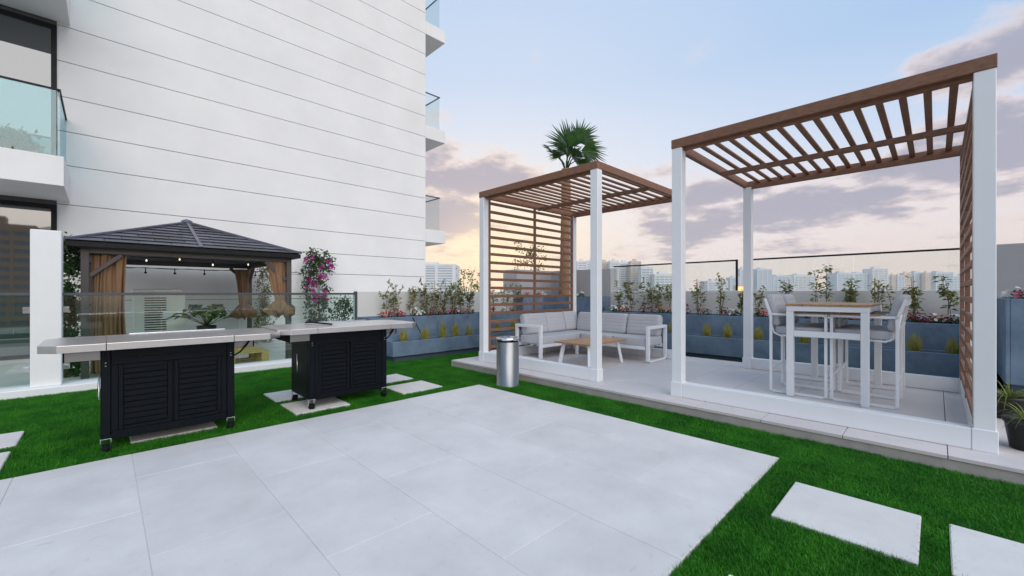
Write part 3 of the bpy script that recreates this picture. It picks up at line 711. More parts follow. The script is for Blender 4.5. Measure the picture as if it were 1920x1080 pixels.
# ------------------------------------------------------------------ gazebo
gz = thing('gazebo', 'dark gazebo with hipped shingle roof and brown curtains in front of the white building', 'gazebo', (1.19, 10.5, 0))
gx0_, gx1_, gy0_, gy1_, ze, za = -.40, 2.78, 8.80, 12.30, 2.06, 2.70
ax, ay = (gx0_+gx1_)/2, (gy0_+gy1_)/2
pxs = (-.25, 2.56)
for x in pxs:
    for y in (8.93, 12.02): B().box(x, x+.09, y, y+.09, .001, ze-.10, .005).obj('post', m_gaz, gz)
hb = B()
for y in (8.93, 12.02): hb.box(-.25, 2.65, y+.01, y+.08, ze-.155, ze-.06, .004)
for x in pxs: hb.box(x+.01, x+.08, 9.022, 12.018, ze-.155, ze-.06, .004)
hb.obj('top_beam', m_gaz, gz)
ev = B().box(gx0_, gx1_, gy0_, gy0_+.05, ze-.075, ze+.0, .004).box(gx0_, gx1_, gy1_-.05, gy1_, ze-.075, ze, .004).box(gx0_, gx0_+.05, gy0_+.052, gy1_-.052, ze-.074, ze-.001, .004).box(gx1_-.05, gx1_, gy0_+.052, gy1_-.052, ze-.074, ze-.001, .004)
ev.obj('eave_gutter', m_dark, gz)
B().box(gx0_+.05, gx1_-.05, gy0_+.05, gy1_-.05, ze-.058, ze-.04).obj('soffit', m_ceil, gz)
for (x, s) in ((-.16, 1), (2.56, -1)): B().beam((x, 8.975, ze-.50), (x+s*.36, 8.975, ze-.16), .045, .06, .004).obj('corner_brace', m_gaz, gz)
for (x, s) in ((-.16, 1), (2.56, -1)): B().beam((x, 12.065, ze-.50), (x+s*.36, 12.065, ze-.16), .045, .06, .004).obj('corner_brace', m_gaz, gz)
B().beam((2.605, 9.02, ze-.50), (2.605, 9.38, ze-.16), .045, .06, .004).obj('corner_brace', m_gaz, gz)
B().beam((2.605, 12.01, ze-.50), (2.605, 11.65, ze-.16), .045, .06, .004).obj('corner_brace', m_gaz, gz)
# roof: four triangular slopes laid with single shingles
def clip(poly, a, b):                     # keep left of a->b (2D)
    out_ = []
    for i in range(len(poly)):
        p, q = poly[i], poly[(i+1) % len(poly)]
        sp_ = (b[0]-a[0])*(p[1]-a[1])-(b[1]-a[1])*(p[0]-a[0]); sq = (b[0]-a[0])*(q[1]-a[1])-(b[1]-a[1])*(q[0]-a[0])
        if sp_ >= 0: out_.append(p)
        if (sp_ >= 0) != (sq >= 0):
            tt = sp_/(sp_-sq); out_.append((p[0]+(q[0]-p[0])*tt, p[1]+(q[1]-p[1])*tt))
    return out_
corners = [Vector((gx0_, gy0_, ze+.002)), Vector((gx1_, gy0_, ze+.002)), Vector((gx1_, gy1_, ze+.002)), Vector((gx0_, gy1_, ze+.002))]; apex = Vector((ax, ay, za))
slabs = B()
for i in range(4):
    p, q = corners[i], corners[(i+1) % 4]; slabs.face(p, q, apex)
slabs.obj('roof_panel', m_ceil, gz)
for i in range(4):
    p, q = corners[i], corners[(i+1) % 4]; u = (q-p).normalized(); Wd = (q-p).length
    mid_ = (p+q)/2; v = (apex-mid_); Ht = v.length; v.normalize(); n_ = u.cross(v).normalized()
    tri = [(0, 0), (Wd, 0), (Wd/2, Ht)]; ch, cw = .205, .40
    far = None if i in (0, 1) else B()
    k = 0; y = 0
    while y < Ht:
        x = -cw*(.5 if k % 2 else 0)
        while x < Wd:
            rc = [(x+.004, y), (x+cw-.004, y), (x+cw-.004, y+ch+.03), (x+.004, y+ch+.03)]
            for a, b_ in ((tri[0], tri[1]), (tri[1], tri[2]), (tri[2], tri[0])):
                rc = clip(rc, a, b_) if len(rc) > 2 else rc
            if len(rc) > 2:
                bb = far if far else B()
                def P3(r, lift): 
                    f_ = (r[1]-y)/(ch+.03); return p+u*r[0]+v*r[1]+n_*(.008+(1-f_)*.020+lift)
                lo = [bb.bm.verts.new(P3(r, -.006)) for r in rc]; hi = [bb.bm.verts.new(P3(r, .0)) for r in rc]
                bb.bm.faces.new(lo[::-1]); bb.bm.faces.new(hi)
                for j in range(len(rc)): bb.bm.faces.new((lo[j], lo[(j+1) % len(rc)], hi[(j+1) % len(rc)], hi[j]))
                if not far: bb.obj('roof_shingle', m_roof, gz)
            x += cw
        y += ch; k += 1
    if far: far.obj('roof_shingle', m_roof, gz, kind='stuff')
    B().beam(p+Vector((0, 0, .03)), apex+Vector((0, 0, .03)), .07, .03, .004).obj('hip_cap', m_roof, gz)
B().beam((ax, gy0_+.01, ze+.035), (ax, ay, za+.035), .055, .022, .004).obj('roof_seam', m_roof, gz)
B().lathe([(.10, -.02), (.09, .03), (.03, .06)], (ax, ay, za+.02), 16).obj('roof_cap', m_roof, gz)
# curtains
def curtain(name, fn, nu, nv, m, par=gz):
    b_ = B(); g = [[b_.bm.verts.new(fn(i/nu, j/nv)) for i in range(nu+1)] for j in range(nv+1)]
    for j in range(nv):
        for i in range(nu):
            f_ = b_.bm.faces.new((g[j][i], g[j][i+1], g[j+1][i+1], g[j+1][i])); f_.smooth = True
    o = b_.obj(name, m, par); md = o.modifiers.new('cloth', 'SOLIDIFY'); md.thickness = .005
    return o
curtain('curtain', lambda u, v: Vector((-.14+u*(.39+.05*v-.03*math.sin(v*3))+.012*math.sin(u*9+v*4), 9.03+(.030*math.sin(u*23+1.2*math.sin(u*7)+.9*math.sin(v*4+u*3))+.018*math.sin(u*51+v*3+2*math.sin(u*5)))*(.55+.6*v)+.012*math.sin(u*13+v*6), 1.90-1.84*v)), 120, 40, m_curt)
curtain('curtain', lambda u, v: Vector((-.205+.03*math.sin(u*30+v*2), 9.06+u*.62, 1.90-1.84*v)), 60, 16, m_curt)
def tied(x0, x1, y, xc, zt_, zk, rk, seed, twist=1):
    # gathered curtain: falls from the beam, swells into a knot
    rnd = random.Random(seed); ph = [rnd.uniform(0, 6.28) for _ in range(4)]
    def fn(u, v):
        a = 2*math.pi*u; z = zt_-(zt_-zk)*v
        cx = (x0+x1)/2+(xc-(x0+x1)/2)*min(1, v/.8)
        ra = (x1-x0)/2*(1-.45*min(1, v/.72)); 
        if v > .72: ra = ra+(rk-ra)*math.sin(min(1, (v-.72)/.20)*math.pi/2)*(1 if v < .94 else max(.25, (1-v)/.06))
        fold = .16*math.sin(5*a+ph[0]+1.5*math.sin(v*4))+.11*math.sin(11*a+ph[1]-v*3)+.06*math.sin(19*a+ph[3]+v*5)
        if v > .70: fold = fold*.8+.14*math.sin(3*a+ph[2]+v*11)+.10*math.sin(8*a+ph[0]+v*23)
        ra *= 1+fold
        z += (.035*math.sin(4*a+ph[1])+.03*math.sin(9*a+ph[2]))*max(0, (v-.75)*4)
        return Vector((cx+ra*math.cos(a), y+ra*.62*math.sin(a), z))
    return curtain('tied_curtain', fn, 110, 60, m_curt)
tied(2.24, 2.56, 9.04, 2.49, 1.90, .86, .235, 3); tied(2.30, 2.58, 11.95, 2.46, 1.88, .70, .24, 5)
# string lights
sb = thing('string_lights', 'string of small bulbs hanging along the gazebo eaves', 'string lights', (1.2, 9.0, 1.88))
B().tube([(.3+i*.19, 9.13, 1.90-.02*math.sin(i*math.pi/2)**2) for i in range(12)], .004, 5).obj('cable', m_black, sb)
for x, z in ((.50, 1.83), (.93, 1.87), (1.40, 1.80), (1.95, 1.83)):
    f_ = B().tube([(x, 9.13, 1.90), (x, 9.13, z+.03)], .006, 6).obj('socket', m_black, sb)
    B().lathe([(.005, .030), (.011, .018), (.013, .004), (.008, -.008), (.002, -.011)], (x, 9.13, z), 12).obj('bulb', m_bulb, f_)
sb2 = thing('string_lights', 'unlit string of bulbs along the rear beam of the gazebo', 'string lights', (1.2, 12.2, 1.8))
B().tube([(-.1+i*.25, 12.14, 1.86-.03*math.sin(i*math.pi/3)**2) for i in range(13)]+[(3.9, 12.3, 1.80)], .005, 5).obj('cable', m_black, sb2)
for x in (.1, .65, 1.15, 1.7, 2.75, 2.9, 3.1, 3.3):
    f_ = B().tube([(x, 12.14, 1.86), (x, 12.14, 1.77)], .01, 6).obj('socket', m_black, sb2)
    B().lathe([(.006, .03), (.026, .01), (.028, -.01), (.003, -.03)], (x, 12.14, 1.75), 10).obj('bulb', m_bulbo, f_)

# air conditioner, pallet
ac = thing('air_conditioner', 'cream outdoor air conditioning unit with side grille standing under the gazebo', 'air conditioner', (.76, 10.6, 0))
B().box(.38, 1.15, 10.40, 10.80, .12, 1.315, .02, 2).obj('casing', m_ac, ac); B().box(.36, 1.10, 10.37, 10.82, 1.3155, 1.375, .025, 2).obj('lid', m_ac, ac)
me = B().box(-.16, .16, -.008, .008, -.009, .009, .003).mesh('grille_slat', m_dark)
for k in range(22): piece('grille_slat', me, (.70, 10.395, .24+k*.046), ac)
B().box(.80, .93, 10.37, 10.386, .80, .96, .004).obj('label_plate', m_white, ac)
for x in (.46, 1.07): B().box(x-.04, x+.04, 10.42, 10.78, .002, .119).obj('foot', m_dark, ac)
pal = thing('wooden_pallet', 'pale wooden pallet lying behind the glass between the two grill carts', 'pallet', (1.6, 8.8, 0))
for x, y in [(a, c) for a in (1.03, 1.56, 2.08) for c in (8.53, 8.95, 9.37)]: B().box(x-.06, x+.06, y-.05, y+.05, .047, .205, .003).obj('block', m_pine, pal)
me = B().box(-.59, .59, -.05, .05, -.011, .011, .002).mesh('deck_board', m_pine)
for k in range(7): piece('deck_board', me, (1.56, 8.53+k*.14, .243), pal)
for c in (8.53, 8.95, 9.37): piece('deck_board', me, (1.56, c, .034), pal)
for a in (1.03, 1.56, 2.08): B().box(a-.05, a+.05, 8.48, 9.42, .2055, .2315, .002).obj('stringer_board', m_pine, pal)

# ------------------------------------------------------------------ planting
def rv(rnd): 
    while True:
        v = Vector((rnd.uniform(-1, 1), rnd.uniform(-1, 1), rnd.uniform(-1, 1)))
        if .1 < v.length < 1: return v.normalized()
def stem_plant(x, y, z, h, label, group, seed, kind=0, stake=False, flower=None, spread=.10, nst=2, mleaf=None, dens=1.0):
    rnd = random.Random(seed); h *= rnd.uniform(.86, 1.12); dens *= rnd.uniform(.55, 1.25); spread *= rnd.uniform(.7, 1.7); t = thing('climbing_plant', label, 'plant', (x, y, z), group)
    sb_, lf, fl = B(), B(), B(); mleaf = mleaf or m_leaf
    for s in range(nst):
        a = rnd.uniform(0, 6.28); hh = h*rnd.uniform(.68, 1.0) if s else h
        top = Vector((x+math.cos(a)*spread*rnd.uniform(.5, 1.3), y+math.sin(a)*spread*rnd.uniform(.4, 1.0), z+hh))
        b0 = Vector((x+rnd.uniform(-.03, .03), y+rnd.uniform(-.03, .03), z-.03)); pts = []
        k1, k2 = rnd.uniform(-.05, .05), rnd.uniform(-.05, .05)
        for i in range(9):
            u = i/8; p = b0.lerp(top, u); p.x += k1*math.sin(u*5+s); p.y += k2*math.sin(u*4+s*2); pts.append(p)
        sb_.tube(pts, .007, 5, .003)
        nl = int(64*hh/.7*dens)
        for i in range(nl):
            u = rnd.random()**.75
            if kind == 1: u = .35+.65*u
            if u < .12: continue
            k = min(7, int(u*8)); p = pts[k].lerp(pts[k+1], u*8-k)
            cl = .5+.5*math.sin(u*17+seed)                    # leaves come in clumps
            if rnd.random() > .35+.65*cl: continue
            d = rv(rnd); d.z = abs(d.z)*.5-.25; p = p+d*rnd.uniform(.0, .055+.03*cl)
            lf.leaf(p, d, rv(rnd)+Vector((0, 0, 1.2)), rnd.uniform(.05, .095), rnd.uniform(.026, .046))
        for i in range(rnd.randint(1, 3)):                    # side twigs
            k = rnd.randint(3, 7); p = pts[k]; e = p+Vector((rnd.uniform(-.14, .14), rnd.uniform(-.1, .1), rnd.uniform(.06, .2)))
            sb_.tube([p, (p+e)/2+Vector((0, 0, .02)), e], .0035, 4, .002)
            for q in range(int(9*dens)+2):
                w_ = p.lerp(e, rnd.uniform(.4, 1.05)); d = rv(rnd); lf.leaf(w_, d, rv(rnd)+Vector((0, 0, 1)), rnd.uniform(.045, .085), rnd.uniform(.024, .042))
        if flower:
            for q in range(flower[1]):
                k = rnd.randint(5, 8); p = pts[k]+rv(rnd)*.06
                for w_ in range(5): lf_ = fl.leaf(p, Vector((math.cos(w_*1.256), math.sin(w_*1.256), .3)), Vector((0, 0, 1)), .030, .022)
    sb_.obj('stem', m_stem, t); lf.obj('foliage', mleaf, t)
    if flower: fl.obj('blossoms', flower[0], t)
    else: fl.bm.free()
    if stake: B().tube([(x+.03, y+.02, z-.02), (x+.03+rnd.uniform(-.03, .06), y+.02, z+h*1.02)], .009, 6).obj('stake', m_bamboo, t)
    return t
def bedding(x, y, z, label, group, seed, mp, r=.09, hgt=.12, nb=14, leafm=None, bushy=1.0):
    rnd = random.Random(seed); t = thing('bedding_plant', label, 'flower', (x, y, z), group)
    lf, fl = B(), B()
    for i in range(int(70*bushy)):
        d = rv(rnd); d.z = abs(d.z); p = Vector((x, y, z))+Vector((d.x*r, d.y*r, d.z*hgt))*rnd.uniform(.2, 1)
        lf.leaf(p, rv(rnd)+d, Vector((0, 0, 1))+rv(rnd)*.6, rnd.uniform(.03, .055), rnd.uniform(.02, .032))
    for i in range(nb):
        d = rv(rnd); d.z = abs(d.z)*.8+.35; p = Vector((x, y, z))+Vector((d.x*r*1.05, d.y*r*1.05, min(1.15, d.z)*hgt*1.1)); a0 = rnd.uniform(0, 6)
        nrm = (d+Vector((-.5, -.5, .3))).normalized(); sx = nrm.cross(Vector((0, 0, 1))).normalized(); sy = nrm.cross(sx)
        for w_ in range(6): 
            a = a0+w_*1.047; fl.leaf(p, sx*math.cos(a)+sy*math.sin(a)+nrm*.35, nrm, rnd.uniform(.022, .034), .024)
    lf.obj('foliage', leafm or m_leafd, t); fl.obj('blossoms', mp, t)
    return t
def tuft_grass(x, y, z, h, label, group, seed):
    rnd = random.Random(seed); t = thing('ornamental_grass', label, 'grass', (x, y, z), group); b_ = B()
    for i in range(rnd.randint(110, 190)):
        a = rnd.uniform(0, 6.28); q0 = rnd.random()**.6; r0 = .05*q0; L = h*(1.08-.5*q0**2)*rnd.uniform(.72, 1.05)
        p0 = Vector((x+math.cos(a)*r0, y+math.sin(a)*r0, z-.02)); d = Vector((math.cos(a), math.sin(a), 0))*(.030*q0+rnd.uniform(0, .012)); w = Vector((-math.sin(a), math.cos(a), 0))*rnd.uniform(.0024, .0042)
        if rnd.random() < .5: w = Vector((w.y, -w.x, 0))
        p1 = p0+d+Vector((0, 0, L*.5)); p2 = p0+d*rnd.uniform(.2, 1.6)+Vector((rnd.uniform(-.035, .035), rnd.uniform(-.035, .035), L))
        v = [b_.bm.verts.new(q) for q in (p0-w, p0+w, p1+w, p1-w, p2)]; b_.bm.faces.new((v[0], v[1], v[2], v[3])); b_.bm.faces.new((v[3], v[2], v[4]))
    b_.obj('blades', m_oat, t)
    return t
def onY(px, Y): r = ray(px); return r.x*Y/r.y
def onX(px, X): r = ray(px); return r.y*X/r.x
# left lower trough: yellow grasses
for i, px in enumerate((757, 797, 830, 854, 879, 905, 934, 962, 985)):
    tuft_grass(onY(px, 7.36), 7.36, .345, .40*random.uniform(.78, 1.1), ORD[i]+' yellow grass tuft from the left in the left lower planter', 'grass tufts in the left planter', 100+i)
for i, px in enumerate((1222, 1262, 1325, 1364, 1421, 1470, 1507, 1570, 1715, 1786)):
    tuft_grass(8.62, onX(px, 8.62), .42, .39*random.uniform(.78, 1.12), ORD[i]+' yellow grass tuft from the left in the right lower planter', 'grass tufts in the right planter', 130+i)
# irrigation cane in the left planter
tag(B().beam((4.72, 7.40, .34), (4.52, 7.52, .80), .015, .015).obj('garden_stake', m_black), 'thin black stake leaning in the left planter between grass tufts', 'stake')
L_ = [(726, .60, 1, False, 2, m_leaf), (741, .78, 0, True, 2, m_leaf), (773, .62, 0, True, 3, m_leafy), (797, .82, 0, True, 3, m_leaf), (812, .80, 0, True, 3, m_leaf), (831, .78, 0, True, 3, m_leaf), (850, .86, 0, True, 3, m_leaf), (862, .72, 1, False, 3, m_leaf), (880, .70, 0, False, 3, m_leaf), (925, .74, 1, False, 2, m_leaf), (948, .66, 1, False, 2, m_leaf), (970, .74, 1, False, 2, m_leaf)]
for i, (px, h, k, stk, ns, ml) in enumerate(L_):
    y = 7.92+random.uniform(-.1, .1)
    stem_plant(onY(px, y), y, .79, h, ORD[i]+' leafy climber from the left in the left upper planter', 'climbers in the left planter', 200+i, k, stk, (m_mag, 5) if i == 3 else None, .08, ns, ml, 1.15)
R_ = [(1160, .70, 3, 0), (1183, .80, 3, 0), (1207, .66, 2, 1), (1222, .76, 2, 1), (1240, .76, 3, 0), (1258, .74, 2, 1), (1308, .80, 3, 0), (1352, .78, 3, 0), (1388, .58, 3, 0), (1424, .70, 3, 0), (1480, .72, 2, 1), (1532, .82, 2, 1), (1552, .94, 1, 1), (1592, .74, 4, 0), (1642, .80, 2, 0), (1664, .62, 1, 1), (1716, .86, 3, 0), (1780, .78, 2, 1)]
for i, (px, h, ns, k) in enumerate(R_):
    x = 9.22+random.uniform(-.12, .12)
    stem_plant(x, onX(px, x), .82, h, ('leafy climber number %d from the sofa end in the right upper planter' % (i+1)) if i > 16 else ORD[i]+' leafy climber from the sofa end in the right upper planter', 'climbers in the right planter', 300+i, k, i in (6, 7, 10, 14, 16), (m_red, 2) if i in (9, 10, 15) else None, .09, ns, m_leaf, 1.05)
fl_l = [(716, m_coral), (730, m_red), (748, m_pink), (752, m_red), (778, m_wht), (789, m_wht), (806, m_wine), (822, m_coral), (838, m_mag), (848, m_red), (856, m_wht), (868, m_red), (884, m_coral), (922, m_red), (945, m_wht), (960, m_coral)]
cname = {'red_petal': 'red', 'pink_petal': 'pink', 'magenta_petal': 'magenta', 'wine_leaf': 'dark wine', 'white_petal': 'white', 'coral_petal': 'coral'}
for i, (px, mp) in enumerate(fl_l):
    y = 7.70+random.uniform(-.04, .06)
    bedding(onY(px, y), y, .79, ORD[i]+' bedding flower from the left in the left upper planter, '+cname[mp.name], 'bedding flowers in the left planter', 400+i, mp, .085, .11+.05*(i % 3 == 1), random.randint(5, 11))
fl_r = [(1128, m_pink), (1150, m_wht), (1158, m_red), (1174, m_coral), (1172, m_wht), (1205, m_wine), (1222, m_wine), (1240, m_coral), (1252, m_coral), (1285, m_wine), (1325, m_pink), (1362, m_wine), (1376, m_wht), (1420, m_coral), (1432, m_red), (1510, m_pink), (1531, m_pink)]
fl_r2 = [(1562, m_wht), (1586, m_pink), (1712, m_red), (1722, m_wine), (1738, m_wine), (1752, m_wht), (1764, m_coral), (1776, m_wine), (1788, m_wht)]
for i, (px, mp) in enumerate(fl_r):
    x = 9.0+random.uniform(-.07, .10)
    bedding(x, onX(px, x), .82, ORD[i]+' bedding flower from the palm end in the right planter, '+cname[mp.name], 'bedding flowers in the right planter', 430+i, mp, .10, .14 if mp is not m_wine else .2, random.randint(5, 11), m_wine if mp is m_wine else None)
for i, (px, mp) in enumerate(fl_r2):
    x = 9.0+random.uniform(-.05, .06)
    bedding(x, onX(px, x), .82, ORD[i]+' bedding flower from the bar table towards the screen in the right planter, '+cname[mp.name], 'bedding flowers in the right planter', 460+i, mp, .10, .13, random.randint(6, 12), m_wine if mp is m_wine else None)
for i, (x, y, mp, lab) in enumerate(((8.35, 7.9, m_coral, 'coral flower at the left end of the raised corner planter'), (8.75, 7.9, m_red, 'red flower left of the palm trunk in the raised planter'), (8.95, 7.88, m_wht, 'white flower beside the palm trunk in the raised planter'), (9.05, 6.6, m_wht, 'small white flower right of the palm in the raised planter'))):
    bedding(x, y, 1.2, lab, 'flowers in the raised corner planter', 480+i, mp, .10, .10, 12)
for i, (x, y, mp, lab) in enumerate(((7.75, -.78, m_pink, 'bright pink flower on top of the tall planter at the right edge'), (7.7, -.95, m_coral, 'coral flower on the tall right planter beside the pink one'), (8.0, -.70, m_wht, 'pale flower at the corner of the tall right planter'))):
    bedding(x, y, 1.2, lab, 'flowers in the tall right planter', 490+i, mp, .12, .13, 18)

# fan palm
def fan_palm():
    px, py = 9.25, 7.27; base_ = Vector((px, py, 1.19)); ztop = 4.78
    t = thing('fan_palm', 'tall fan palm rising behind the far pergola from the corner planter', 'palm tree', tuple(base_))
    prof = []; n = 70
    for i in range(n+1):
        u = i/n; r = .175-.06*u+(.035*(1-u)**8)+(.010 if i % 2 else 0); prof.append((r, u*(ztop-1.19)))
    B().lathe(prof, base_, 18, True, lambda i, j: random.uniform(-.006, .006)).obj('trunk', m_bark, t)
    c = Vector((px, py, ztop)); rnd = random.Random(11)
    UPV = Vector((0, 0, 1))
    # (side, depth, up) of each leaf stalk end, compass of the fan in its plane, half spread, radius, how far it turns edge on
    fr = [(.12, .10, .62, 100, 74, .80, .1), (.30, -.15, .70, 48, 66, .74, .15), (.38, -.30, .42, -4, 62, .70, .2), (-.36, .0, .46, 128, 46, .40, .80), (.06, .22, .50, 152, 52, .48, .1),
          (.04, -.08, .28, 88, 40, .50, .3), (.20, .35, .46, 20, 70, .55, .1), (.34, .1, .28, -28, 50, .55, .3), (-.12, .3, .38, 120, 50, .45, .4), (.05, -.25, .55, 70, 60, .55, .35), (-.20, -.1, .30, 160, 40, .30, .5)]
    for (r_, f_, u_, ang, spr, Rr, edge) in fr:
        tip = c+RT*r_+FW*f_+UPV*u_; d = tip-c
        pt = B().tube([c-UPV*.08, c+d*.35+UPV*.10*d.length, c+d*.75+UPV*.06*d.length, tip], .020, 6, .010).obj('petiole', m_leafd, t)
        ax_ = (RT*math.cos(R(ang))+UPV*math.sin(R(ang))+FW*rnd.uniform(-.25, .25)).normalized()
        nm = (-FW*(1-edge)+RT*edge+UPV*rnd.uniform(-.1, .35)).normalized(); nm = (nm-ax_*nm.dot(ax_)).normalized(); sd = ax_.cross(nm)
        b_ = B(); K = max(10, int(spr*2/6.2))
        def pol(a, rad, lift): return tip+(ax_*math.cos(a)+sd*math.sin(a))*rad+nm*lift
        for k in range(K):
            a0 = R(spr)*(2*k/K-1); a1 = R(spr)*(2*(k+1)/K-1); am = (a0+a1)/2; rel = abs(am)/R(spr)
            L = 1.08*Rr*(1-.18*rel**2)*rnd.uniform(.90, 1.06); inn = L*rnd.uniform(.54, .60); dr = -.10*Rr-.16*Rr*rel
            o0 = b_.bm.verts.new(tip); p0 = b_.bm.verts.new(pol(a0, inn, dr*.3)); pm = b_.bm.verts.new(pol(am, inn*1.02, dr*.3+.022)); p1 = b_.bm.verts.new(pol(a1, inn, dr*.3))
            tp = b_.bm.verts.new(pol(am+rnd.uniform(-.05, .05), L, dr*rnd.uniform(.6, 1.8))-UPV*rnd.uniform(0, .07))
            b_.bm.faces.new((o0, p0, pm)); b_.bm.faces.new((o0, pm, p1)); b_.bm.faces.new((p0, tp, pm)); b_.bm.faces.new((pm, tp, p1))
        b_.obj('palm_frond', m_palm, t)
fan_palm()

# bougainvillea, vine, ivy, shrub, potted plants near the gazebo
def bush(name, label, cat, c, rx, ry, h, seed, nl, mleaf, shape, mfl=None, nf=0, ls=.06, stems=5):
    rnd = random.Random(seed); t = thing(name, label, cat, c); lf, fl, st = B(), B(), B(); c = Vector(c)
    for i in range(stems):
        a = rnd.uniform(0, 6.28); tp = c+Vector((math.cos(a)*rx*.5, math.sin(a)*ry*.5, h*rnd.uniform(.6, .95))); st.tube([c+Vector((rnd.uniform(-.05, .05), 0, 0)), c.lerp(tp, .5)+Vector((rnd.uniform(-.08, .08), 0, 0)), tp], .012, 5, .004)
    clumps = [(rnd.random(), rv(rnd)) for _ in range(70)]
    for i in range(nl):
        u, d0 = rnd.choice(clumps); w = shape(u)
        p = c+Vector((d0.x*rx*w, d0.y*ry*w, u*h))+rv(rnd)*rnd.uniform(.0, .16)*Vector((1, 1, 1)).length*.6
        lf.leaf(p, rv(rnd), rv(rnd)+Vector((0, -.6, .8)), ls*rnd.uniform(.7, 1.25), ls*.55)
    fc = [(.42+.5*rnd.random(), rv(rnd)) for _ in range(26)]
    for i in range(nf):
        u, d0 = rnd.choice(fc); w = shape(u)*1.1; p = c+Vector((d0.x*rx*w, -abs(d0.y)*ry*w, u*h))+rv(rnd)*rnd.uniform(0, .10)
        for k in range(3): fl.leaf(p, rv(rnd), rv(rnd), .055, .045)
    st.obj('stem', m_stem, t); lf.obj('foliage', mleaf, t)
    if nf: fl.obj('blossoms', mfl, t)
    else: fl.bm.free()
    return t
def hump(u): return .55+.6*math.sin(min(1, u*1.05)*math.pi)**.8 if u < .97 else .35
bush('bougainvillea', 'tall bougainvillea with magenta blossoms against the white wall', 'shrub', (4.28, 12.1, .02), .38, .25, 2.5, 21, 2100, m_leafd, lambda u: (.45+.9*u) if u < .75 else 1.1-1.6*(u-.75), m_mag, 330, .085)
bush('climbing_vine', 'slim leafy vine on the wall seen between the gazebo curtains', 'climber', (2.98, 12.25, .02), .19, .12, 1.98, 22, 1700, m_leaf, lambda u: .7+.4*math.sin(u*9), None, 0, .06)
bush('ivy', 'dark green ivy column between white pier and gazebo post', 'climber', (-.40, 9.35, .02), .11, .10, 2.08, 23, 3200, m_leafd, lambda u: 1.0, None, 0, .065)
bush('shrub', 'small dark shrub behind the end of the glass balustrade', 'shrub', (3.86, 9.4, .02), .22, .2, 1.12, 24, 1500, m_leafd, hump, None, 0, .06)
def bigleaf(label, c, seed, n, L, par=None):
    rnd = random.Random(seed); c = Vector(c); t = thing('broadleaf_plant', label, 'plant', c)
    B().lathe([(.12, 0), (.16, .28), (.15, .28), (.14, .25)], c, 16).obj('pot', m_pot, t)
    for i in range(n):
        a = 2.4*i; up = rnd.uniform(.5, 2.2); d = Vector((math.cos(a), math.sin(a), up)).normalized(); p = c+Vector((0, 0, .27)); e = p+d*L*rnd.uniform(.55, .8); 
        b_ = B(); b_.tube([p, e], .006, 5)
        sd = d.cross(Vector((0, 0, 1))).normalized(); n_ = sd.cross(d); prev = None; 
        for k in range(7):
            u = k/6; q = e+Vector((d.x, d.y, d.z*(1-1.1*u)))*L*.62*u; w = L*.24*math.sin(math.pi*min(.98, u*.9+.08))
            cur = [b_.bm.verts.new(q-sd*w), b_.bm.verts.new(q-n_*.02), b_.bm.verts.new(q+sd*w)]
            if prev:
                for s_ in (0, 1): f_ = b_.bm.faces.new((prev[s_], prev[s_+1], cur[s_+1], cur[s_])); f_.smooth = True
            prev = cur
        b_.obj('leaf', m_leafd if i % 3 else m_leafy, t)
    return t
bigleaf('broad leaved green plant behind the glass right of the air conditioner', (1.40, 9.75, .40), 31, 30, .50)
tag(B().box(1.2, 1.6, 9.55, 9.95, .002, .399, .01).obj('plant_stand', m_dark), 'dark low stand under the broad leaved plant', 'stand')
bush('balcony_plant', 'green plant on the upper left balcony behind the tinted glass', 'plant', (-1.12, 11.1, 3.72), .34, .12, .30, 33, 900, m_leaf, lambda u: 1.0-.5*u, None, 0, .10)
bush('tree', 'leafy tree beyond the parapet, seen through the far pergola screen', 'tree', (10.3, 9.7, .2), .55, .4, 2.75, 34, 900, m_leaf, lambda u: .15 if u < .6 else 1.0, None, 0, .09, 3)
bush('tree', 'golden backlit tree top above the left parapet by the pergola post', 'tree', (8.1, 10.2, -.3), .55, .4, 2.3, 35, 900, m_leaf, lambda u: .2 if u < .6 else 1.0, None, 0, .08, 4)

# black nursery pots
def pot_plant(label, x, y, rb, rt, h, seed, nbl, L):
    rnd = random.Random(seed); t = thing('potted_plant', label, 'potted plant', (x, y, PZ), 'black nursery pots on the platform')
    B().lathe([(rb, .001), (rt*.96, h*.86), (rt*1.04, h*.87), (rt*1.05, h), (rt*.97, h), (rt*.94, h*.86)], (x, y, PZ), 28).obj('pot', m_pot, t)
    B().lathe([(rt*.93, h*.855), (.01, h*.90)], (x, y, PZ), 20).obj('soil', m_soil, t)
    b_ = B()
    for i in range(nbl):
        a = rnd.uniform(0, 6.28); d = Vector((math.cos(a), math.sin(a), 0)); LL = L*rnd.uniform(.6, 1.1); p = Vector((x, y, PZ+h*.86))+d*rnd.uniform(0, .03); w = Vector((-d.y, d.x, 0))*.006; prev = None; up = rnd.uniform(.5, 1.3)
        for k in range(6):
            u = k/5; q = p+d*LL*u*.8+Vector((0, 0, LL*(up*u-.85*u*u))); ww = w*(1-u*.95)
            cur = (b_.bm.verts.new(q-ww), b_.bm.verts.new(q+ww))
            if prev: b_.bm.faces.new((prev[0], prev[1], cur[1], cur[0]))
            prev = cur
    b_.obj('foliage', m_leafy, t)
    return t
pot_plant('nearest black nursery pot with spiky grassy plant, at the right edge', 5.06, -.50, .10, .135, .235, 41, 60, .30)
pot_plant('black pot with arching strappy plant just behind the white pergola post', 6.18, -.49, .09, .115, .215, 42, 50, .42)

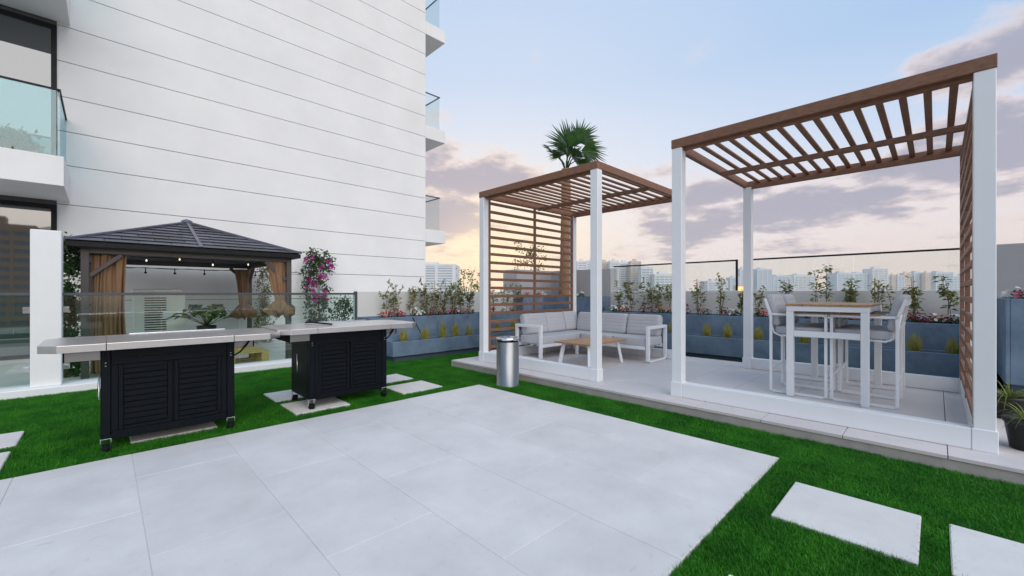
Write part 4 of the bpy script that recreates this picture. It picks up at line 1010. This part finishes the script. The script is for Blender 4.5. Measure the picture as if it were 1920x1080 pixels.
# ------------------------------------------------------------------ distant city
def cmat(n, c): return mat(n, c, .8, 0, .05, .05)
m_c1 = cmat('pale_tower_render', (.72, .72, .71)); m_c2 = cmat('cool_tower_cladding', (.62, .66, .70)); m_c3 = cmat('sand_tower_render', (.62, .50, .38)); m_c4 = cmat('peach_sunlit_tower', (.78, .60, .46)); m_c5 = cmat('tan_render', (.72, .50, .29)); m_c6 = cmat('rust_render', (.52, .22, .10))  # peach towers: warm low sunlight is put into their base colour
m_cw = mat('tower_window_band', (.34, .40, .45), .3, 0, .1, .05)
def tower(px0, px1, ytop, Dm, m, label, fl=3.4, fins=3, group='towers on the far skyline', roofbox=True, zb=-22):
    c = ray((px0+px1)/2)*Dm; wid = (px1-px0)/780*Dm; H = 1.3+(549.5-ytop)/780*Dm
    return tower_at(c.x, c.y, wid, H, m, label, fl, fins, group, roofbox, zb, math.atan2(RT.y, RT.x))
def tower_at(x, y, wid, H, m, label, fl, fins, group, roofbox, zb, rz):
    t = thing('tower_block', label, 'building', (x, y, zb), group)
    dep = min(wid*.8, 40); h = H-zb; rnd = random.Random(int(abs(x*7+y)))
    B().box(x-wid/2, x+wid/2, y-dep/2, y+dep/2, zb, zb+h-2).obj('window_band', m_cw, t, kind='stuff')
    s = B(); k = 0; z = zb
    while z < zb+h-2.5:
        s.box(x-wid/2-.5, x+wid/2+.5, y-dep/2-.5, y+dep/2+.5, z, z+fl*.52); z += fl
    s.obj('floor_slab', m, t, kind='stuff')
    f_ = B()
    for i in range(fins+1):
        xx = x-wid/2+wid*i/fins; ww = wid/fins*(.16 if i not in (0, fins) else .2)
        f_.box(xx-ww/2, xx+ww/2, y-dep/2-.9, y+dep/2+.9, zb, zb+h-.5)
    f_.obj('pier', m, t)
    B().box(x-wid/2-.6, x+wid/2+.6, y-dep/2-.6, y+dep/2+.6, zb+h-2.4, zb+h).obj('roof', m, t)
    if roofbox: B().box(x-wid*.2, x+wid*.15, y-dep*.2, y+dep*.2, zb+h, zb+h+3.4).obj('plant_room', m, t)
    t.rotation_euler = (0, 0, rz)
    return t
tower(760, 855, 497, 560, m_c1, 'pale hotel block with window bands beside the building corner', 3.3, 3)
for a in ((1082, 1098, 490, 620, m_c1, 'small pale tower behind the far pergola rear post'), (1100, 1122, 489, 650, m_c1, 'pale tower just right of the far pergola front post'),
          (1124, 1142, 491, 660, m_c3, 'sandy tower above the grey corner wall'), (1143, 1158, 489, 640, m_c1, 'pale tower above the start of the black rail'), (1160, 1179, 492, 660, m_c1, 'third pale tower above the black rail'), (1181, 1199, 490, 640, m_c3, 'last tall sandy tower of the left skyline group'),
          (1200, 1221, 501, 610, m_c1, 'stepped pale tower under the black rail'), (1223, 1257, 514, 600, m_c1, 'low pale block left of the near pergola front post'),
          (1320, 1356, 527, 700, m_c1, 'low pale block right of the near pergola front post'), (1366, 1383, 520, 800, m_c2, 'small bluish block left of the black screen post'),
          (1384, 1401, 504, 850, m_c2, 'bluish tower just left of the near pergola rear post'), (1414, 1440, 505, 850, m_c2, 'bluish tower just right of the near pergola rear post'),
          (1441, 1476, 518, 900, m_c2, 'low bluish block behind the left bar chair'), (1478, 1516, 516, 900, m_c1, 'pale block right of the low bluish block'),
          (1560, 1590, 512, 880, m_c2, 'left half of bluish slab over the bar table'), (1591, 1621, 513, 880, m_c2, 'right half of bluish slab over the bar table'), (1627, 1654, 504, 870, m_c1, 'tallest pale tower right of centre over the bar table'),
          (1660, 1669, 516, 900, m_c1, 'slim pale tower right of the tallest one'), (1670, 1676, 515, 895, m_c4, 'slim peach lit tower'), (1678, 1690, 517, 900, m_c2, 'bluish tower between two peach lit towers'), (1691, 1703, 512, 900, m_c4, 'peach lit tower top left of the bamboo stake'), (1704, 1729, 511, 920, m_c2, 'bluish tower behind the bamboo stake'),
          (1732, 1740, 511, 900, m_c4, 'slim peach lit tower right of the bamboo stake'), (1742, 1773, 511, 920, m_c2, 'bluish slab left of the slatted screen'), (1776, 1800, 517, 930, m_c1, 'pale block seen at the slatted screen edge'), (1806, 1830, 513, 930, m_c2, 'bluish block seen through the slatted screen')):
    tower(*a[:5], a[5]+', far away', 3.6, max(2, int((a[1]-a[0])/7)))
lb = ray(1388)*700; t = thing('glow_block', 'low far block added to emit an orange sunset glow, seen just right of the black screen post', 'building', (lb.x, lb.y, -22))
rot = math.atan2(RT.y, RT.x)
B().box(lb.x-9, lb.x+9, lb.y-6, lb.y+6, -22, 14).obj('wall', m_c3, t)  # body of the added glow block
m_glow = emit('sunset_glow_emission', (1.0, .50, .12), 1.5)  # reflected sunset glow put in as emission on an added block
for i in range(4): B().box(lb.x-8.2+i*4.2, lb.x-4.6+i*4.2, lb.y-6.3, lb.y-6.01, 4, 12).obj('window', m_glow, t)  # added emissive panes standing in for the sunset reflection
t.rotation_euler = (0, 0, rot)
# blocks across the street behind the photographer, seen only as reflections in the windows
tower_at(-30, -225, 22, 27, m_c5, 'tan apartment tower mirrored in the ground floor window', 3.3, 4, None, True, -22, 0)
tower_at(-13.5, -232, 9, 21, m_c6, 'rust brown block mirrored in the ground floor window', 3.3, 2, None, False, -22, 0)

# the dusty evening air over the city
m_air = bpy.data.materials.new('evening_haze'); m_air.use_nodes = True; t_ = m_air.node_tree; t_.nodes.clear()
pv = t_.nodes.new('ShaderNodeVolumePrincipled'); pv.inputs['Density'].default_value = .00040; pv.inputs['Color'].default_value = (.95, .95, .96, 1); pv.inputs['Anisotropy'].default_value = .1
ou = t_.nodes.new('ShaderNodeOutputMaterial'); t_.links.new(pv.outputs[0], ou.inputs['Volume'])
B().box(-1010, 1010, -1010, 1010, -23, 70).obj('haze', m_air)['kind'] = 'stuff'
